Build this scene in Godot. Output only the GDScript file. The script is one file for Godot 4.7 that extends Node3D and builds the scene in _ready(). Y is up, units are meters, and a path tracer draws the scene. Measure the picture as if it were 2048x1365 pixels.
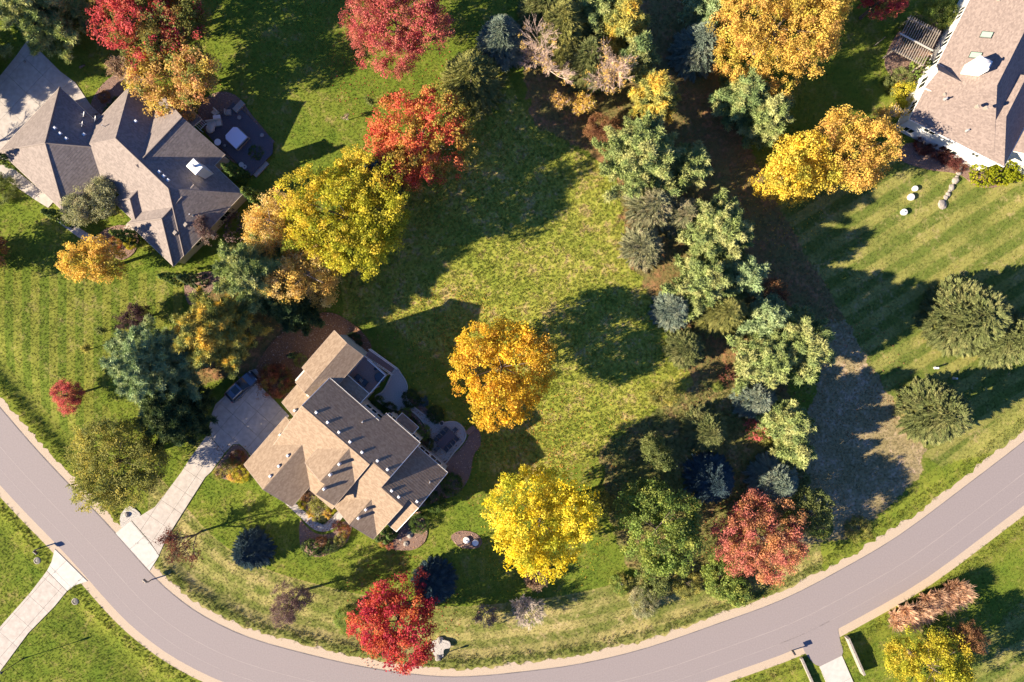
extends Node3D
# A suburban block seen from a drone at 88 m. x runs east, z south, metres; all positions are ground positions.

var M := {}
var taken := {}
var rng := RandomNumberGenerator.new()
var road: PackedVector2Array
var noise_a := FastNoiseLite.new()
var noise_b := FastNoiseLite.new()
var clump := {}
const GX := 80.0
const GZ := 55.0
const CELL := 0.5
var gw := 0
var gh := 0
var dist := PackedFloat32Array()      # signed distance to the road's centre line, + on the inside of the bend
var level := PackedFloat32Array()     # ground level
const IW := 1280
const IH := 880
var zone := PackedByteArray()
var ground_image: Image

func _ready() -> void:
	set_camera_and_light()
	rng.seed = 7
	noise_a.seed = 3
	noise_a.frequency = 0.05
	noise_a.fractal_octaves = 3
	noise_b.seed = 11
	noise_b.frequency = 0.4
	noise_b.fractal_octaves = 2
	make_materials()
	make_clumps()
	survey()
	build_ground()
	build_road()
	build_paving()
	build_beds()
	build_tan_house()
	build_brown_house()
	build_white_house()
	build_trees()
	build_shrubs()
	build_yard_things()
	build_car()
	build_grass()

func set_camera_and_light() -> void:
	var cam := Camera3D.new()
	cam.name = "camera"
	cam.position = Vector3(0, 88, 0)
	cam.rotation_degrees = Vector3(-90, 0, 0)
	cam.fov = 53.13
	cam.near = 1.0
	cam.far = 4000.0
	add_child(cam)
	cam.current = true
	var env := Environment.new()
	env.background_mode = Environment.BG_SKY
	var sky := Sky.new()
	var sm := ProceduralSkyMaterial.new()
	sm.sky_top_color = Color(0.26, 0.42, 0.70)
	sm.sky_horizon_color = Color(0.62, 0.70, 0.80)
	sm.sky_curve = 0.12
	sm.sky_energy_multiplier = 0.66
	sm.ground_bottom_color = Color(0.2, 0.22, 0.14)
	sm.ground_horizon_color = Color(0.5, 0.52, 0.5)
	sm.sun_angle_max = 1.0
	sky.sky_material = sm
	env.sky = sky
	env.tonemap_mode = Environment.TONE_MAPPER_LINEAR
	env.tonemap_exposure = 4.0
	env.sdfgi_enabled = true
	env.ssao_enabled = true
	env.ssil_enabled = true
	var we := WorldEnvironment.new()
	we.name = "world_environment"
	we.environment = env
	add_child(we)
	# low October sun, 25 degrees up; its light runs east and a little north
	var sun := DirectionalLight3D.new()
	sun.name = "sun"
	sun.light_energy = 1.6
	sun.light_color = Color(1.0, 0.93, 0.82)
	sun.light_angular_distance = 0.5
	sun.shadow_enabled = true
	var flat := deg_to_rad(17.5)
	var up := deg_to_rad(25.0)
	var travel := Vector3(cos(flat) * cos(up), -sin(up), -sin(flat) * cos(up))
	sun.basis = Basis.looking_at(travel, Vector3.UP)
	add_child(sun)

# ---------------------------------------------------------------- helpers
func pts(a: Array) -> PackedVector2Array:
	var r := PackedVector2Array()
	for i in range(0, a.size(), 2):
		r.append(Vector2(a[i], a[i + 1]))
	return r

func numbered(n: String) -> String:
	var k: int = taken.get(n, 0)
	taken[n] = k + 1
	return n if k == 0 else "%s_%03d" % [n, k]

func thing(called: String, label: String, category: String, at := Vector3.ZERO, turn := 0.0, group := "") -> Node3D:
	var o := Node3D.new()
	o.name = numbered(called)
	add_child(o)
	o.position = at
	o.rotation.y = turn
	tag(o, label, category, group)
	return o

func tag(o: Node, label: String, category := "", group := "", kind := "") -> void:
	if label: o.set_meta("label", label)
	if category: o.set_meta("category", category)
	if group: o.set_meta("group", group)
	if kind: o.set_meta("kind", kind)

func part(parent: Node, called: String, mesh: Mesh, mat: Material, at := Vector3.ZERO, turn := Vector3.ZERO) -> MeshInstance3D:
	var o := MeshInstance3D.new()
	o.mesh = mesh
	o.material_override = mat
	o.name = numbered(called) if parent == self else called
	parent.add_child(o, true)
	o.position = at
	o.rotation = turn
	return o

func structure(called: String, mesh: Mesh, mat: Material, label: String, at := Vector3.ZERO) -> MeshInstance3D:
	var o := part(self, called, mesh, mat, at)
	tag(o, label, "", "", "structure")
	return o

func begin() -> SurfaceTool:
	var st := SurfaceTool.new()
	st.begin(Mesh.PRIMITIVE_TRIANGLES)
	return st

# one triangle whose front faces the way of 'out'
func tri(st: SurfaceTool, a: Vector3, b: Vector3, c: Vector3, out: Vector3) -> void:
	var n := (c - a).cross(b - a).normalized()
	if n.dot(out) < 0.0:
		var t := b
		b = c
		c = t
		n = -n
	st.set_normal(n)
	st.add_vertex(a)
	st.set_normal(n)
	st.add_vertex(b)
	st.set_normal(n)
	st.add_vertex(c)

func quad(st: SurfaceTool, a: Vector3, b: Vector3, c: Vector3, d: Vector3, out: Vector3) -> void:
	tri(st, a, b, c, out)
	tri(st, a, c, d, out)

func box(st: SurfaceTool, lo: Vector3, hi: Vector3, ch := 0.0) -> void:
	# a box; with ch > 0 its four top edges are chamfered
	var y := hi.y - ch
	var p := [Vector3(lo.x, lo.y, lo.z), Vector3(hi.x, lo.y, lo.z), Vector3(hi.x, lo.y, hi.z), Vector3(lo.x, lo.y, hi.z)]
	var m := []
	var t := []
	for i in 4:
		m.append(Vector3(p[i].x, y, p[i].z))
		t.append(Vector3(clampf(p[i].x, lo.x + ch, hi.x - ch), hi.y, clampf(p[i].z, lo.z + ch, hi.z - ch)))
	var mid := (lo + hi) / 2.0
	for i in 4:
		var j := (i + 1) % 4
		var out: Vector3 = (p[i] + p[j]) / 2.0 - mid
		out.y = 0.0
		quad(st, p[i], p[j], m[j], m[i], out)
		if ch > 0.0:
			quad(st, m[i], m[j], t[j], t[i], out + Vector3.UP)
	quad(st, t[0], t[1], t[2], t[3], Vector3.UP)
	quad(st, p[0], p[1], p[2], p[3], Vector3.DOWN)

func box_mesh(size: Vector3, ch := 0.0) -> Mesh:
	var st := begin()
	box(st, Vector3(-size.x / 2, 0, -size.z / 2), Vector3(size.x / 2, size.y, size.z / 2), ch)
	return st.commit()

# tapered tube from a to b
func tube(st: SurfaceTool, a: Vector3, b: Vector3, ra: float, rb: float, n := 6, cap := false) -> void:
	var d := (b - a).normalized()
	var x := d.cross(Vector3.UP if absf(d.y) < 0.95 else Vector3.RIGHT).normalized()
	var y := d.cross(x)
	for i in n:
		var t0 := TAU * i / n
		var t1 := TAU * (i + 1) / n
		var o0 := x * cos(t0) + y * sin(t0)
		var o1 := x * cos(t1) + y * sin(t1)
		var v := [a + o0 * ra, a + o1 * ra, b + o1 * rb, b + o0 * rb]
		var nn := [o0, o1, o1, o0]
		var order := [0, 1, 2, 0, 2, 3]
		if (v[2] - v[0] as Vector3).cross(v[1] - v[0]).dot(o0 + o1) < 0.0:
			order = [0, 2, 1, 0, 3, 2]
		for k in order:
			st.set_normal(nn[k])
			st.add_vertex(v[k])
		if cap:
			tri(st, b, b + o0 * rb, b + o1 * rb, d)

func lathe(profile: Array, n := 18) -> Mesh:
	# profile: [radius, height] from the bottom up
	var st := begin()
	for i in n:
		var d0 := Vector3(cos(TAU * i / n), 0, sin(TAU * i / n))
		var d1 := Vector3(cos(TAU * (i + 1) / n), 0, sin(TAU * (i + 1) / n))
		for k in profile.size() - 1:
			var r0: float = profile[k][0]
			var y0: float = profile[k][1]
			var r1: float = profile[k + 1][0]
			var y1: float = profile[k + 1][1]
			var side := Vector3(y1 - y0, r0 - r1, 0)
			var out := (d0 + d1) * 0.5 * side.x + Vector3.UP * side.y
			if r0 > 0.0:
				tri(st, d0 * r0 + Vector3.UP * y0, d1 * r0 + Vector3.UP * y0, d1 * r1 + Vector3.UP * y1, out)
			if r1 > 0.0:
				tri(st, d0 * r0 + Vector3.UP * y0, d1 * r1 + Vector3.UP * y1, d0 * r1 + Vector3.UP * y1, out)
	return st.commit()

# a flat slab over a plan polygon, with chamfered rim
func slab_mesh(poly: PackedVector2Array, y0: float, y1: float, origin := Vector2.ZERO, ch := 0.0) -> Mesh:
	var st := begin()
	slab(st, poly, y0, y1, origin, ch)
	return st.commit()

func slab(st: SurfaceTool, poly: PackedVector2Array, y0: float, y1: float, origin := Vector2.ZERO, ch := 0.0) -> void:
	var ids := Geometry2D.triangulate_polygon(poly)
	var ccw := 0.0
	for i in poly.size():
		ccw += poly[i].cross(poly[(i + 1) % poly.size()])
	var inner := poly
	if ch > 0.0:
		var shr := Geometry2D.offset_polygon(poly, -ch)
		if shr.size() == 1 and shr[0].size() == poly.size():
			pass
	for i in range(0, ids.size(), 3):
		var v := []
		for k in 3:
			var q := inner[ids[i + k]] - origin
			st.set_uv(q)
			v.append(Vector3(q.x, y1, q.y))
		tri(st, v[0], v[1], v[2], Vector3.UP)
	for i in poly.size():
		var a := poly[i] - origin
		var b := poly[(i + 1) % poly.size()] - origin
		var e := b - a
		var out := Vector3(e.y, 0, -e.x) * (1.0 if ccw > 0.0 else -1.0)
		quad(st, Vector3(a.x, y0, a.y), Vector3(b.x, y0, b.y), Vector3(b.x, y1, b.y), Vector3(a.x, y1, a.y), out)

func clip(poly: PackedVector2Array, n: Vector2, d: float) -> PackedVector2Array:
	# keeps the side where p.n >= d
	var r := PackedVector2Array()
	for i in poly.size():
		var a := poly[i]
		var b := poly[(i + 1) % poly.size()]
		var da := a.dot(n) - d
		var db := b.dot(n) - d
		if da >= 0.0:
			r.append(a)
		if (da >= 0.0) != (db >= 0.0):
			r.append(a.lerp(b, da / (da - db)))
	return r

func smooth(p: PackedVector2Array, closed := true, steps := 4) -> PackedVector2Array:
	var r := PackedVector2Array()
	var n := p.size()
	for i in (n if closed else n - 1):
		var a := p[(i - 1 + n) % n] if closed else p[maxi(i - 1, 0)]
		var b := p[i]
		var c := p[(i + 1) % n] if closed else p[mini(i + 1, n - 1)]
		var d := p[(i + 2) % n] if closed else p[mini(i + 2, n - 1)]
		for k in steps:
			r.append(b.cubic_interpolate(c, a, d, float(k) / steps))
	if not closed:
		r.append(p[n - 1])
	return r

func copy_of(o: Node3D, at: Vector3, turn: float, label := "", group := "") -> Node3D:
	var c: Node3D = o.duplicate()
	var base := String(o.name)
	if base.length() > 4 and base[base.length() - 4] == "_" and base.right(3).is_valid_int():
		base = base.left(base.length() - 4)
	c.name = numbered(base)
	add_child(c)
	c.position = at
	c.rotation.y = turn
	if label: c.set_meta("label", label)
	if group: c.set_meta("group", group)
	return c

func many(parent: Node, called: String, mesh: Mesh, mat: Material, where: Array, colors: PackedColorArray) -> MultiMeshInstance3D:
	var mm := MultiMesh.new()
	mm.transform_format = MultiMesh.TRANSFORM_3D
	mm.use_colors = true
	mm.mesh = mesh
	mm.instance_count = where.size()
	for i in where.size():
		mm.set_instance_transform(i, where[i])
		mm.set_instance_color(i, colors[i])
	var o := MultiMeshInstance3D.new()
	o.multimesh = mm
	o.material_override = mat
	o.name = numbered(called) if parent == self else called
	parent.add_child(o, true)
	return o

# ---------------------------------------------------------------- materials; colours are linear base colours
func srgb(r: float, g: float, b: float) -> Color:
	return Color(r, g, b).linear_to_srgb()

func plain(r: float, g: float, b: float, rough := 0.8, metal := 0.0) -> StandardMaterial3D:
	var m := StandardMaterial3D.new()
	m.albedo_color = srgb(r, g, b)
	m.roughness = rough
	m.metallic = metal
	return m

func speckle(a: Color, b: Color, freq: float, sd: int, octaves := 4, size := 512) -> NoiseTexture2D:
	var n := FastNoiseLite.new()
	n.seed = sd
	n.frequency = freq
	n.fractal_octaves = octaves
	var t := NoiseTexture2D.new()
	t.width = size
	t.height = size
	t.seamless = true
	t.noise = n
	var g := Gradient.new()
	g.set_color(0, a.linear_to_srgb())
	g.set_color(1, b.linear_to_srgb())
	t.color_ramp = g
	return t

func relief(freq: float, sd: int, octaves := 4) -> NoiseTexture2D:
	var n := FastNoiseLite.new()
	n.seed = sd
	n.frequency = freq
	n.fractal_octaves = octaves
	var t := NoiseTexture2D.new()
	t.width = 512
	t.height = 512
	t.seamless = true
	t.noise = n
	return t

# grainy stuff laid in world space: a and b are the darkest and lightest base colours, tile in metres
func grainy(a: Color, b: Color, freq: float, sd: int, tile: float, rough := 0.9, bump := 0.0) -> StandardMaterial3D:
	var m := StandardMaterial3D.new()
	m.albedo_texture = speckle(a, b, freq, sd)
	m.roughness = rough
	m.uv1_triplanar = true
	m.uv1_world_triplanar = true
	m.uv1_scale = Vector3.ONE / tile
	if bump > 0.0:
		m.heightmap_enabled = true
		m.heightmap_scale = bump
		m.heightmap_texture = relief(freq, sd + 1)
	return m

func foliage(back := 0.45) -> StandardMaterial3D:
	var m := StandardMaterial3D.new()
	m.vertex_color_use_as_albedo = true
	m.roughness = 0.7
	m.metallic_specular = 0.3
	m.cull_mode = BaseMaterial3D.CULL_DISABLED
	if back > 0.0:
		m.backlight_enabled = true
		m.backlight = srgb(back, back, back * 0.8)
	return m

func shingle(light: Color, dark: Color, sd: int) -> StandardMaterial3D:
	# granule colour of asphalt shingles: tabs of slightly different blends, 16 x 16 tabs on 4.8 x 4.8 m
	var im := Image.create(256, 256, false, Image.FORMAT_RGB8)
	var r := RandomNumberGenerator.new()
	r.seed = sd
	for row in 32:
		var x := 0
		while x < 256:
			var w := r.randi_range(8, 20)
			var t := r.randf()
			var c := dark.lerp(light, t)
			for yy in 8:
				for xx in w:
					if x + xx < 256:
						var g := r.randf_range(0.88, 1.12)
						im.set_pixel(x + xx, row * 8 + yy, Color(c.r * g, c.g * g, c.b * g).linear_to_srgb())
			x += w
	var m := StandardMaterial3D.new()
	m.albedo_texture = ImageTexture.create_from_image(im)
	m.roughness = 0.92
	m.uv1_scale = Vector3(1 / 4.8, 1 / 4.8, 1)
	return m

func make_materials() -> void:
	M.asphalt = grainy(Color(0.172, 0.150, 0.151), Color(0.212, 0.184, 0.186), 0.07, 21, 9.0, 0.9, 0.3)
	M.seam = plain(0.235, 0.205, 0.20, 0.9)
	M.crack = plain(0.07, 0.065, 0.065, 0.95)
	M.gravel = grainy(Color(0.25, 0.195, 0.145), Color(0.46, 0.38, 0.29), 0.06, 22, 3.0, 0.95, 2.0)
	M.concrete = grainy(Color(0.27, 0.243, 0.218), Color(0.38, 0.345, 0.312), 0.02, 23, 9.0, 0.85, 0.2)
	M.concrete_new = grainy(Color(0.34, 0.325, 0.305), Color(0.42, 0.405, 0.38), 0.02, 24, 9.0, 0.85, 0.2)
	M.patio = grainy(Color(0.20, 0.195, 0.18), Color(0.42, 0.40, 0.365), 0.05, 25, 3.5, 0.9, 1.5)
	M.edging = grainy(Color(0.30, 0.29, 0.26), Color(0.42, 0.40, 0.36), 0.1, 26, 2.0)
	M.mulch = grainy(Color(0.09, 0.055, 0.042), Color(0.30, 0.195, 0.155), 0.09, 27, 3.0, 1.0, 5.0)
	M.needle_litter = grainy(Color(0.09, 0.04, 0.02), Color(0.30, 0.15, 0.07), 0.05, 28, 5.0, 1.0, 4.0)
	M.pebbles = grainy(Color(0.22, 0.20, 0.18), Color(0.55, 0.52, 0.48), 0.12, 29, 2.5, 0.9, 4.0)
	M.rock = grainy(Color(0.13, 0.115, 0.10), Color(0.34, 0.31, 0.28), 0.06, 30, 1.6, 0.9, 2.0)
	M.tan_roof = shingle(Color(0.238, 0.176, 0.122), Color(0.168, 0.117, 0.078), 1)
	M.brown_roof = shingle(Color(0.185, 0.155, 0.142), Color(0.125, 0.103, 0.095), 2)
	M.rose_roof = shingle(Color(0.215, 0.17, 0.15), Color(0.145, 0.112, 0.10), 3)
	M.siding_white = plain(0.62, 0.62, 0.60, 0.6)
	M.siding_grey = plain(0.42, 0.44, 0.42, 0.65)
	M.siding_cream = plain(0.48, 0.42, 0.32, 0.7)
	M.trim_white = plain(0.68, 0.67, 0.64, 0.5)
	M.trim_tan = plain(0.26, 0.20, 0.155, 0.7)
	M.trim_cream = plain(0.46, 0.39, 0.30, 0.6)
	M.glass = plain(0.012, 0.018, 0.02, 0.08)
	M.skylight = plain(0.22, 0.30, 0.24, 0.12)
	M.metal = plain(0.50, 0.50, 0.50, 0.4, 0.6)
	M.white_metal = plain(0.62, 0.62, 0.62, 0.4)
	M.dark_metal = plain(0.02, 0.02, 0.022, 0.5)
	M.deck = grainy(Color(0.20, 0.115, 0.09), Color(0.31, 0.19, 0.155), 0.04, 31, 3.0, 0.75)
	M.purple_deck = grainy(Color(0.045, 0.04, 0.05), Color(0.085, 0.075, 0.085), 0.04, 32, 3.0, 0.8)
	M.wood_grey = grainy(Color(0.18, 0.155, 0.13), Color(0.32, 0.28, 0.24), 0.05, 33, 2.0, 0.85)
	M.bark = grainy(Color(0.06, 0.045, 0.035), Color(0.17, 0.135, 0.11), 0.08, 34, 1.5, 0.95)
	M.pale_bark = grainy(Color(0.34, 0.28, 0.24), Color(0.58, 0.51, 0.46), 0.08, 35, 1.5, 0.9)
	M.pink_bark = grainy(Color(0.36, 0.26, 0.215), Color(0.56, 0.44, 0.385), 0.08, 38, 1.5, 0.9)
	M.grey_bark = grainy(Color(0.20, 0.18, 0.175), Color(0.34, 0.31, 0.30), 0.08, 36, 1.5, 0.9)
	M.cushion = plain(0.05, 0.06, 0.075, 0.9)
	M.canvas = grainy(Color(0.36, 0.33, 0.28), Color(0.52, 0.48, 0.42), 0.1, 37, 1.0, 0.95)
	M.vinyl = plain(0.52, 0.50, 0.60, 0.45)
	M.leaf = foliage(0.9)
	M.needle = foliage(0.35)
	M.blade = foliage(0.3)

# ---------------------------------------------------------------- ground, road, paving
func fill_zone(poly: PackedVector2Array, code: int, on_mask := false) -> void:
	var lo := 1e9
	var hi := -1e9
	for p in poly:
		lo = minf(lo, p.y)
		hi = maxf(hi, p.y)
	var kx := IW / (2.0 * GX)
	var kz := IH / (2.0 * GZ)
	for row in range(maxi(0, int((lo + GZ) * kz)), mini(IH, int((hi + GZ) * kz) + 1)):
		var z := (row + 0.5) / kz - GZ
		var xs := []
		for i in poly.size():
			var a := poly[i]
			var b := poly[(i + 1) % poly.size()]
			if (a.y > z) != (b.y > z):
				xs.append(a.x + (z - a.y) / (b.y - a.y) * (b.x - a.x))
		xs.sort()
		for i in range(0, xs.size() - 1, 2):
			for c in range(clampi(int((xs[i] + GX) * kx), 0, IW), clampi(int((xs[i + 1] + GX) * kx), 0, IW)):
				if on_mask:
					mask[row * IW + c] = code
				else:
					zone[row * IW + c] = code

func road_distance(p: Vector2) -> float:
	var best := 1e9
	var side := 1.0
	for i in road.size() - 1:
		var a := road[i]
		var e := road[i + 1] - a
		var t := clampf((p - a).dot(e) / e.length_squared(), 0.0, 1.0)
		var v := p - a - e * t
		var d := v.length_squared()
		if d < best:
			best = d
			side = -1.0 if v.dot(Vector2(-e.y, e.x)) > 0.0 else 1.0
	return sqrt(best) * side

func at_grid(a: PackedFloat32Array, x: float, z: float) -> float:
	var fx := clampf((x + GX) / CELL, 0.0, gw - 1.001)
	var fz := clampf((z + GZ) / CELL, 0.0, gh - 1.001)
	var i := int(fx)
	var j := int(fz)
	fx -= i
	fz -= j
	var k := j * gw + i
	return lerpf(lerpf(a[k], a[k + 1], fx), lerpf(a[k + gw], a[k + gw + 1], fx), fz)

func ground_y(x: float, z: float) -> float:
	return at_grid(level, x, z)

func survey() -> void:
	var edge := smooth(pts([-75.69,-2.42,-69.88,4.16,-66.02,8.54,-62.15,13.05,-58.28,17.25,-54.41,21.24,-51.06,24.85,-46.8,29.69,-43.77,32.59,-39.58,35.55,-33.78,38.26,-26.24,40.39,-18.7,42.07,-11.15,43.1,-5.48,43.23,1.68,42.58,9.03,41.55,17.34,39.55,26.75,36.33,34.88,33.3,42.42,29.43,49.96,24.98,59.05,18.21,66.02,12.86,71.3,8.54,78.39,2.74]), false, 3)
	road = PackedVector2Array()
	for i in edge.size():
		var e := edge[mini(i + 1, edge.size() - 1)] - edge[maxi(i - 1, 0)]
		road.append(edge[i] + Vector2(-e.y, e.x).normalized() * 3.3)
	gw = int(2 * GX / CELL) + 1
	gh = int(2 * GZ / CELL) + 1
	dist.resize(gw * gh)
	level.resize(gw * gh)
	# drives cross the roadside ditch on culverts
	var crossings := [Vector2(-49.58,26.92), Vector2(-47.32,25.3), Vector2(-58.92,29.49), Vector2(-60.86,31.43), Vector2(40.36,39.16), Vector2(41.32,41.1)]
	for j in gh:
		for i in gw:
			var p := Vector2(i * CELL - GX, j * CELL - GZ)
			var d := road_distance(p)
			dist[j * gw + i] = d
			var off := absf(d) - 3.3
			var y := 0.0
			if off > 1.7 and off < 9.0:
				var deep := 0.36 if d > 0.0 else 0.25
				y = -deep * (smoothstep(1.7, 3.5, off) - smoothstep(3.7, 7.4, off))
				for c in crossings:
					y *= smoothstep(3.0, 6.5, p.distance_to(c))
			if off > 4.0:
				y += 0.10 * noise_a.get_noise_2d(p.x * 0.6, p.y * 0.6) * smoothstep(4.0, 10.0, off) - 0.03
			level[j * gw + i] = y
	zone.resize(IW * IH)
	fill_zone(pts([-73.11,-9.19,-42.81,-8.86,-39.58,-5.32,-44.74,-2.1,-51.19,2.42,-53.12,7.58,-49.25,11.44,-55.7,14.34,-73.11,-2.74]), 1)
	fill_zone(pts([30.69,-19.5,51.96,-24.66,62.28,-21.44,80.97,-27.88,80.97,8.86,55.19,16.28,51.96,13.05,45,0.61,37.13,-11.77]), 2)
	fill_zone(pts([56.47,44,62.28,36.59,80.97,20.47,80.97,55.28,56.47,55.28]), 2)
	fill_zone(pts([-18.31,-19.5,-7.99,-29.82,-0.9,-34.97,2.32,-28.53,11.35,-22.73,13.6,-18.86,15.34,-16.92,17.15,-7.9,19.73,-0.16,25.53,5,26.82,7.58,14.57,14.02,2.32,17.89,-4.13,16.6,-4.13,7.58,-9.28,2.42,-15.09,-1.45,-21.53,-2.74,-22.18,-7.9]), 4)
	fill_zone(pts([0.39,-40.13,17.79,-53.67,24.24,-53.67,24.24,-34.33,28.75,-23.37,34.56,-13.7,35.2,-2.74,35.84,7.58,34.56,10.8,24.24,6.93,19.73,-2.74,15.09,-10.48,13.6,-21.44,9.41,-24.66,2.97,-27.88]), 6)
	fill_zone(pts([19.08,-53.67,25.53,-53.67,24.24,-44,27.46,-31.11,29.4,-27.24,34.88,-16.92,43.07,-2.74,39.71,-1.45,31.98,-7.9,31.33,-16.92,25.53,-24.66,22.31,-34.33]), 6)
	fill_zone(pts([43.07,-2.74,47.45,5,53.25,13.7,53.38,16.92,49.38,21.11,43.58,25.63,37.13,26.27,37.13,12.73,39.71,5,39.71,-2.1]), 5)
	fill_zone(pts([-38.94,-7.9,-26.05,-10.48,-23.47,-4.67,-29.91,-0.16,-32.49,3.71,-40.23,5.64,-44.1,10.8,-46.68,6.93,-41.52,-2.74]), 6)
	fill_zone(pts([11.35,14.02,24.24,5,34.56,7.58,38.42,17.89,34.56,30.14,17.79,33.36,13.28,25.63]), 7)

func build_ground() -> void:
	var fine := FastNoiseLite.new()
	fine.seed = 5
	fine.frequency = 0.24
	fine.fractal_octaves = 3
	var coarse := FastNoiseLite.new()
	coarse.seed = 6
	coarse.frequency = 0.018
	coarse.fractal_octaves = 4
	var mid := FastNoiseLite.new()
	mid.seed = 9
	mid.frequency = 0.06
	mid.fractal_octaves = 3
	var nf := fine.get_image(IW, IH, false, false, false).get_data()
	var nc := coarse.get_image(IW, IH, false, false, false).get_data()
	var nm := mid.get_image(IW, IH, false, false, false).get_data()
	var out := PackedByteArray()
	out.resize(IW * IH * 3)
	# green blade, yellowed blade and bare or dead matter of each kind of ground
	var green := [Vector3(0.080, 0.125, 0.012), Vector3(0.085, 0.120, 0.014), Vector3(0.090, 0.120, 0.020), Vector3(0.095, 0.118, 0.020), Vector3(0.160, 0.195, 0.024), Vector3(0.175, 0.145, 0.065), Vector3(0.125, 0.125, 0.04), Vector3(0.10, 0.12, 0.03)]
	var yellow := [Vector3(0.150, 0.168, 0.022), Vector3(0.160, 0.170, 0.028), Vector3(0.205, 0.200, 0.052), Vector3(0.27, 0.235, 0.085), Vector3(0.32, 0.30, 0.055), Vector3(0.29, 0.23, 0.13), Vector3(0.20, 0.115, 0.05), Vector3(0.19, 0.155, 0.055)]
	var dead := [Vector3(0.25, 0.19, 0.08), Vector3(0.24, 0.20, 0.08), Vector3(0.30, 0.23, 0.12), Vector3(0.36, 0.28, 0.15), Vector3(0.33, 0.24, 0.12), Vector3(0.37, 0.275, 0.19), Vector3(0.30, 0.16, 0.08), Vector3(0.26, 0.18, 0.09)]
	var h32 := 12345
	for r in IH:
		var z := (r + 0.5) * 2.0 * GZ / IH - GZ
		for c in IW:
			var k := r * IW + c
			var x := (c + 0.5) * 2.0 * GX / IW - GX
			var f := nf[k] / 255.0
			var m := nm[k] / 255.0
			var p := nc[k] / 255.0
			var kk := clampi(k + int((m - 0.5) * 14.0) + int((f - 0.5) * 12.0) * IW, 0, IW * IH - 1)
			var zn := zone[kk]
			var t := (p - 0.5) * 1.1 + (m - 0.5) * 0.6 + 0.42
			var stripe := 0.0
			if zn == 0 or zn == 2 or zn == 1:
				var d := at_grid(dist, x, z)
				var off := absf(d) - 3.3
				if off < 9.0 and d > 0.0 and x > -47.0 and x < 40.0:
					zn = 3
					stripe = 0.36 * clampf(sin(off * TAU / 2.2) * 3.0, -1.0, 1.0) * clampf(0.5 + (p - 0.4) * 2.0, 0.2, 1.0) + 0.08
				elif off < 4.0:
					t += 0.35
				elif zn == 1:
					stripe = 0.4 * signf(sin(x * TAU / 2.3))
				elif zn == 2:
					stripe = 0.48 * clampf(sin((x * 0.53 + z * 0.848) * TAU / 2.7) * 4.0, -1.0, 1.0) * clampf(0.6 + (p - 0.4) * 2.0, 0.35, 1.0) + 0.08
			t += stripe + (f - 0.5) * (0.5 if zn < 4 else 0.9)
			var col: Vector3 = green[zn].lerp(yellow[zn], clampf(t, 0.0, 1.0))
			var dry := (m - 0.60) * 2.5 + (f - 0.5) * 2.2 + (p - 0.55) * 1.6
			if zn < 4:
				dry = dry * 0.6 - 0.06
			col = col.lerp(dead[zn], clampf(dry, 0.0, 0.7))
			h32 = (h32 * 1664525 + 1013904223) & 0xffffffff
			col *= 0.84 + 0.18 * f + 0.16 * (h32 / 4294967295.0)
			out[k * 3] = int(255.0 * pow(minf(col.x, 1.0), 0.4545))
			out[k * 3 + 1] = int(255.0 * pow(minf(col.y, 1.0), 0.4545))
			out[k * 3 + 2] = int(255.0 * pow(minf(col.z, 1.0), 0.4545))
	ground_image = Image.create_from_data(IW, IH, false, Image.FORMAT_RGB8, out)
	var mat := StandardMaterial3D.new()
	mat.albedo_texture = ImageTexture.create_from_image(ground_image)
	mat.roughness = 1.0
	mat.metallic_specular = 0.1
	mat.texture_repeat = false
	var v := PackedVector3Array()
	var uv := PackedVector2Array()
	var nn := PackedVector3Array()
	var ids := PackedInt32Array()
	for j in gh:
		for i in gw:
			var x := i * CELL - GX
			var z := j * CELL - GZ
			v.append(Vector3(x, level[j * gw + i], z))
			uv.append(Vector2((x + GX) / (2 * GX), (z + GZ) / (2 * GZ)))
			var l := level[j * gw + maxi(i - 1, 0)]
			var rr := level[j * gw + mini(i + 1, gw - 1)]
			var u := level[maxi(j - 1, 0) * gw + i]
			var d := level[mini(j + 1, gh - 1) * gw + i]
			nn.append(Vector3((l - rr) / (2 * CELL), 1, (u - d) / (2 * CELL)).normalized())
			if i < gw - 1 and j < gh - 1:
				var q := j * gw + i
				ids.append_array(PackedInt32Array([q, q + 1, q + gw, q + 1, q + gw + 1, q + gw]))
	var arr := []
	arr.resize(Mesh.ARRAY_MAX)
	arr[Mesh.ARRAY_VERTEX] = v
	arr[Mesh.ARRAY_NORMAL] = nn
	arr[Mesh.ARRAY_TEX_UV] = uv
	arr[Mesh.ARRAY_INDEX] = ids
	var am := ArrayMesh.new()
	am.add_surface_from_arrays(Mesh.PRIMITIVE_TRIANGLES, arr)
	structure("ground", am, mat, "mown lawns and rough grass of the whole block")
	# the land goes on beyond the block
	var st := begin()
	var big := 1800.0
	quad(st, Vector3(-big, -0.05, -big), Vector3(big, -0.05, -big), Vector3(big, -0.05, -GZ), Vector3(-big, -0.05, -GZ), Vector3.UP)
	quad(st, Vector3(-big, -0.05, GZ), Vector3(big, -0.05, GZ), Vector3(big, -0.05, big), Vector3(-big, -0.05, big), Vector3.UP)
	quad(st, Vector3(-big, -0.05, -GZ), Vector3(-GX, -0.05, -GZ), Vector3(-GX, -0.05, GZ), Vector3(-big, -0.05, GZ), Vector3.UP)
	quad(st, Vector3(GX, -0.05, -GZ), Vector3(big, -0.05, -GZ), Vector3(big, -0.05, GZ), Vector3(GX, -0.05, GZ), Vector3.UP)
	structure("terrain", st.commit(), grainy(Color(0.09, 0.12, 0.02), Color(0.17, 0.17, 0.05), 0.02, 41, 12.0), "grassland going on beyond the block")

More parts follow.
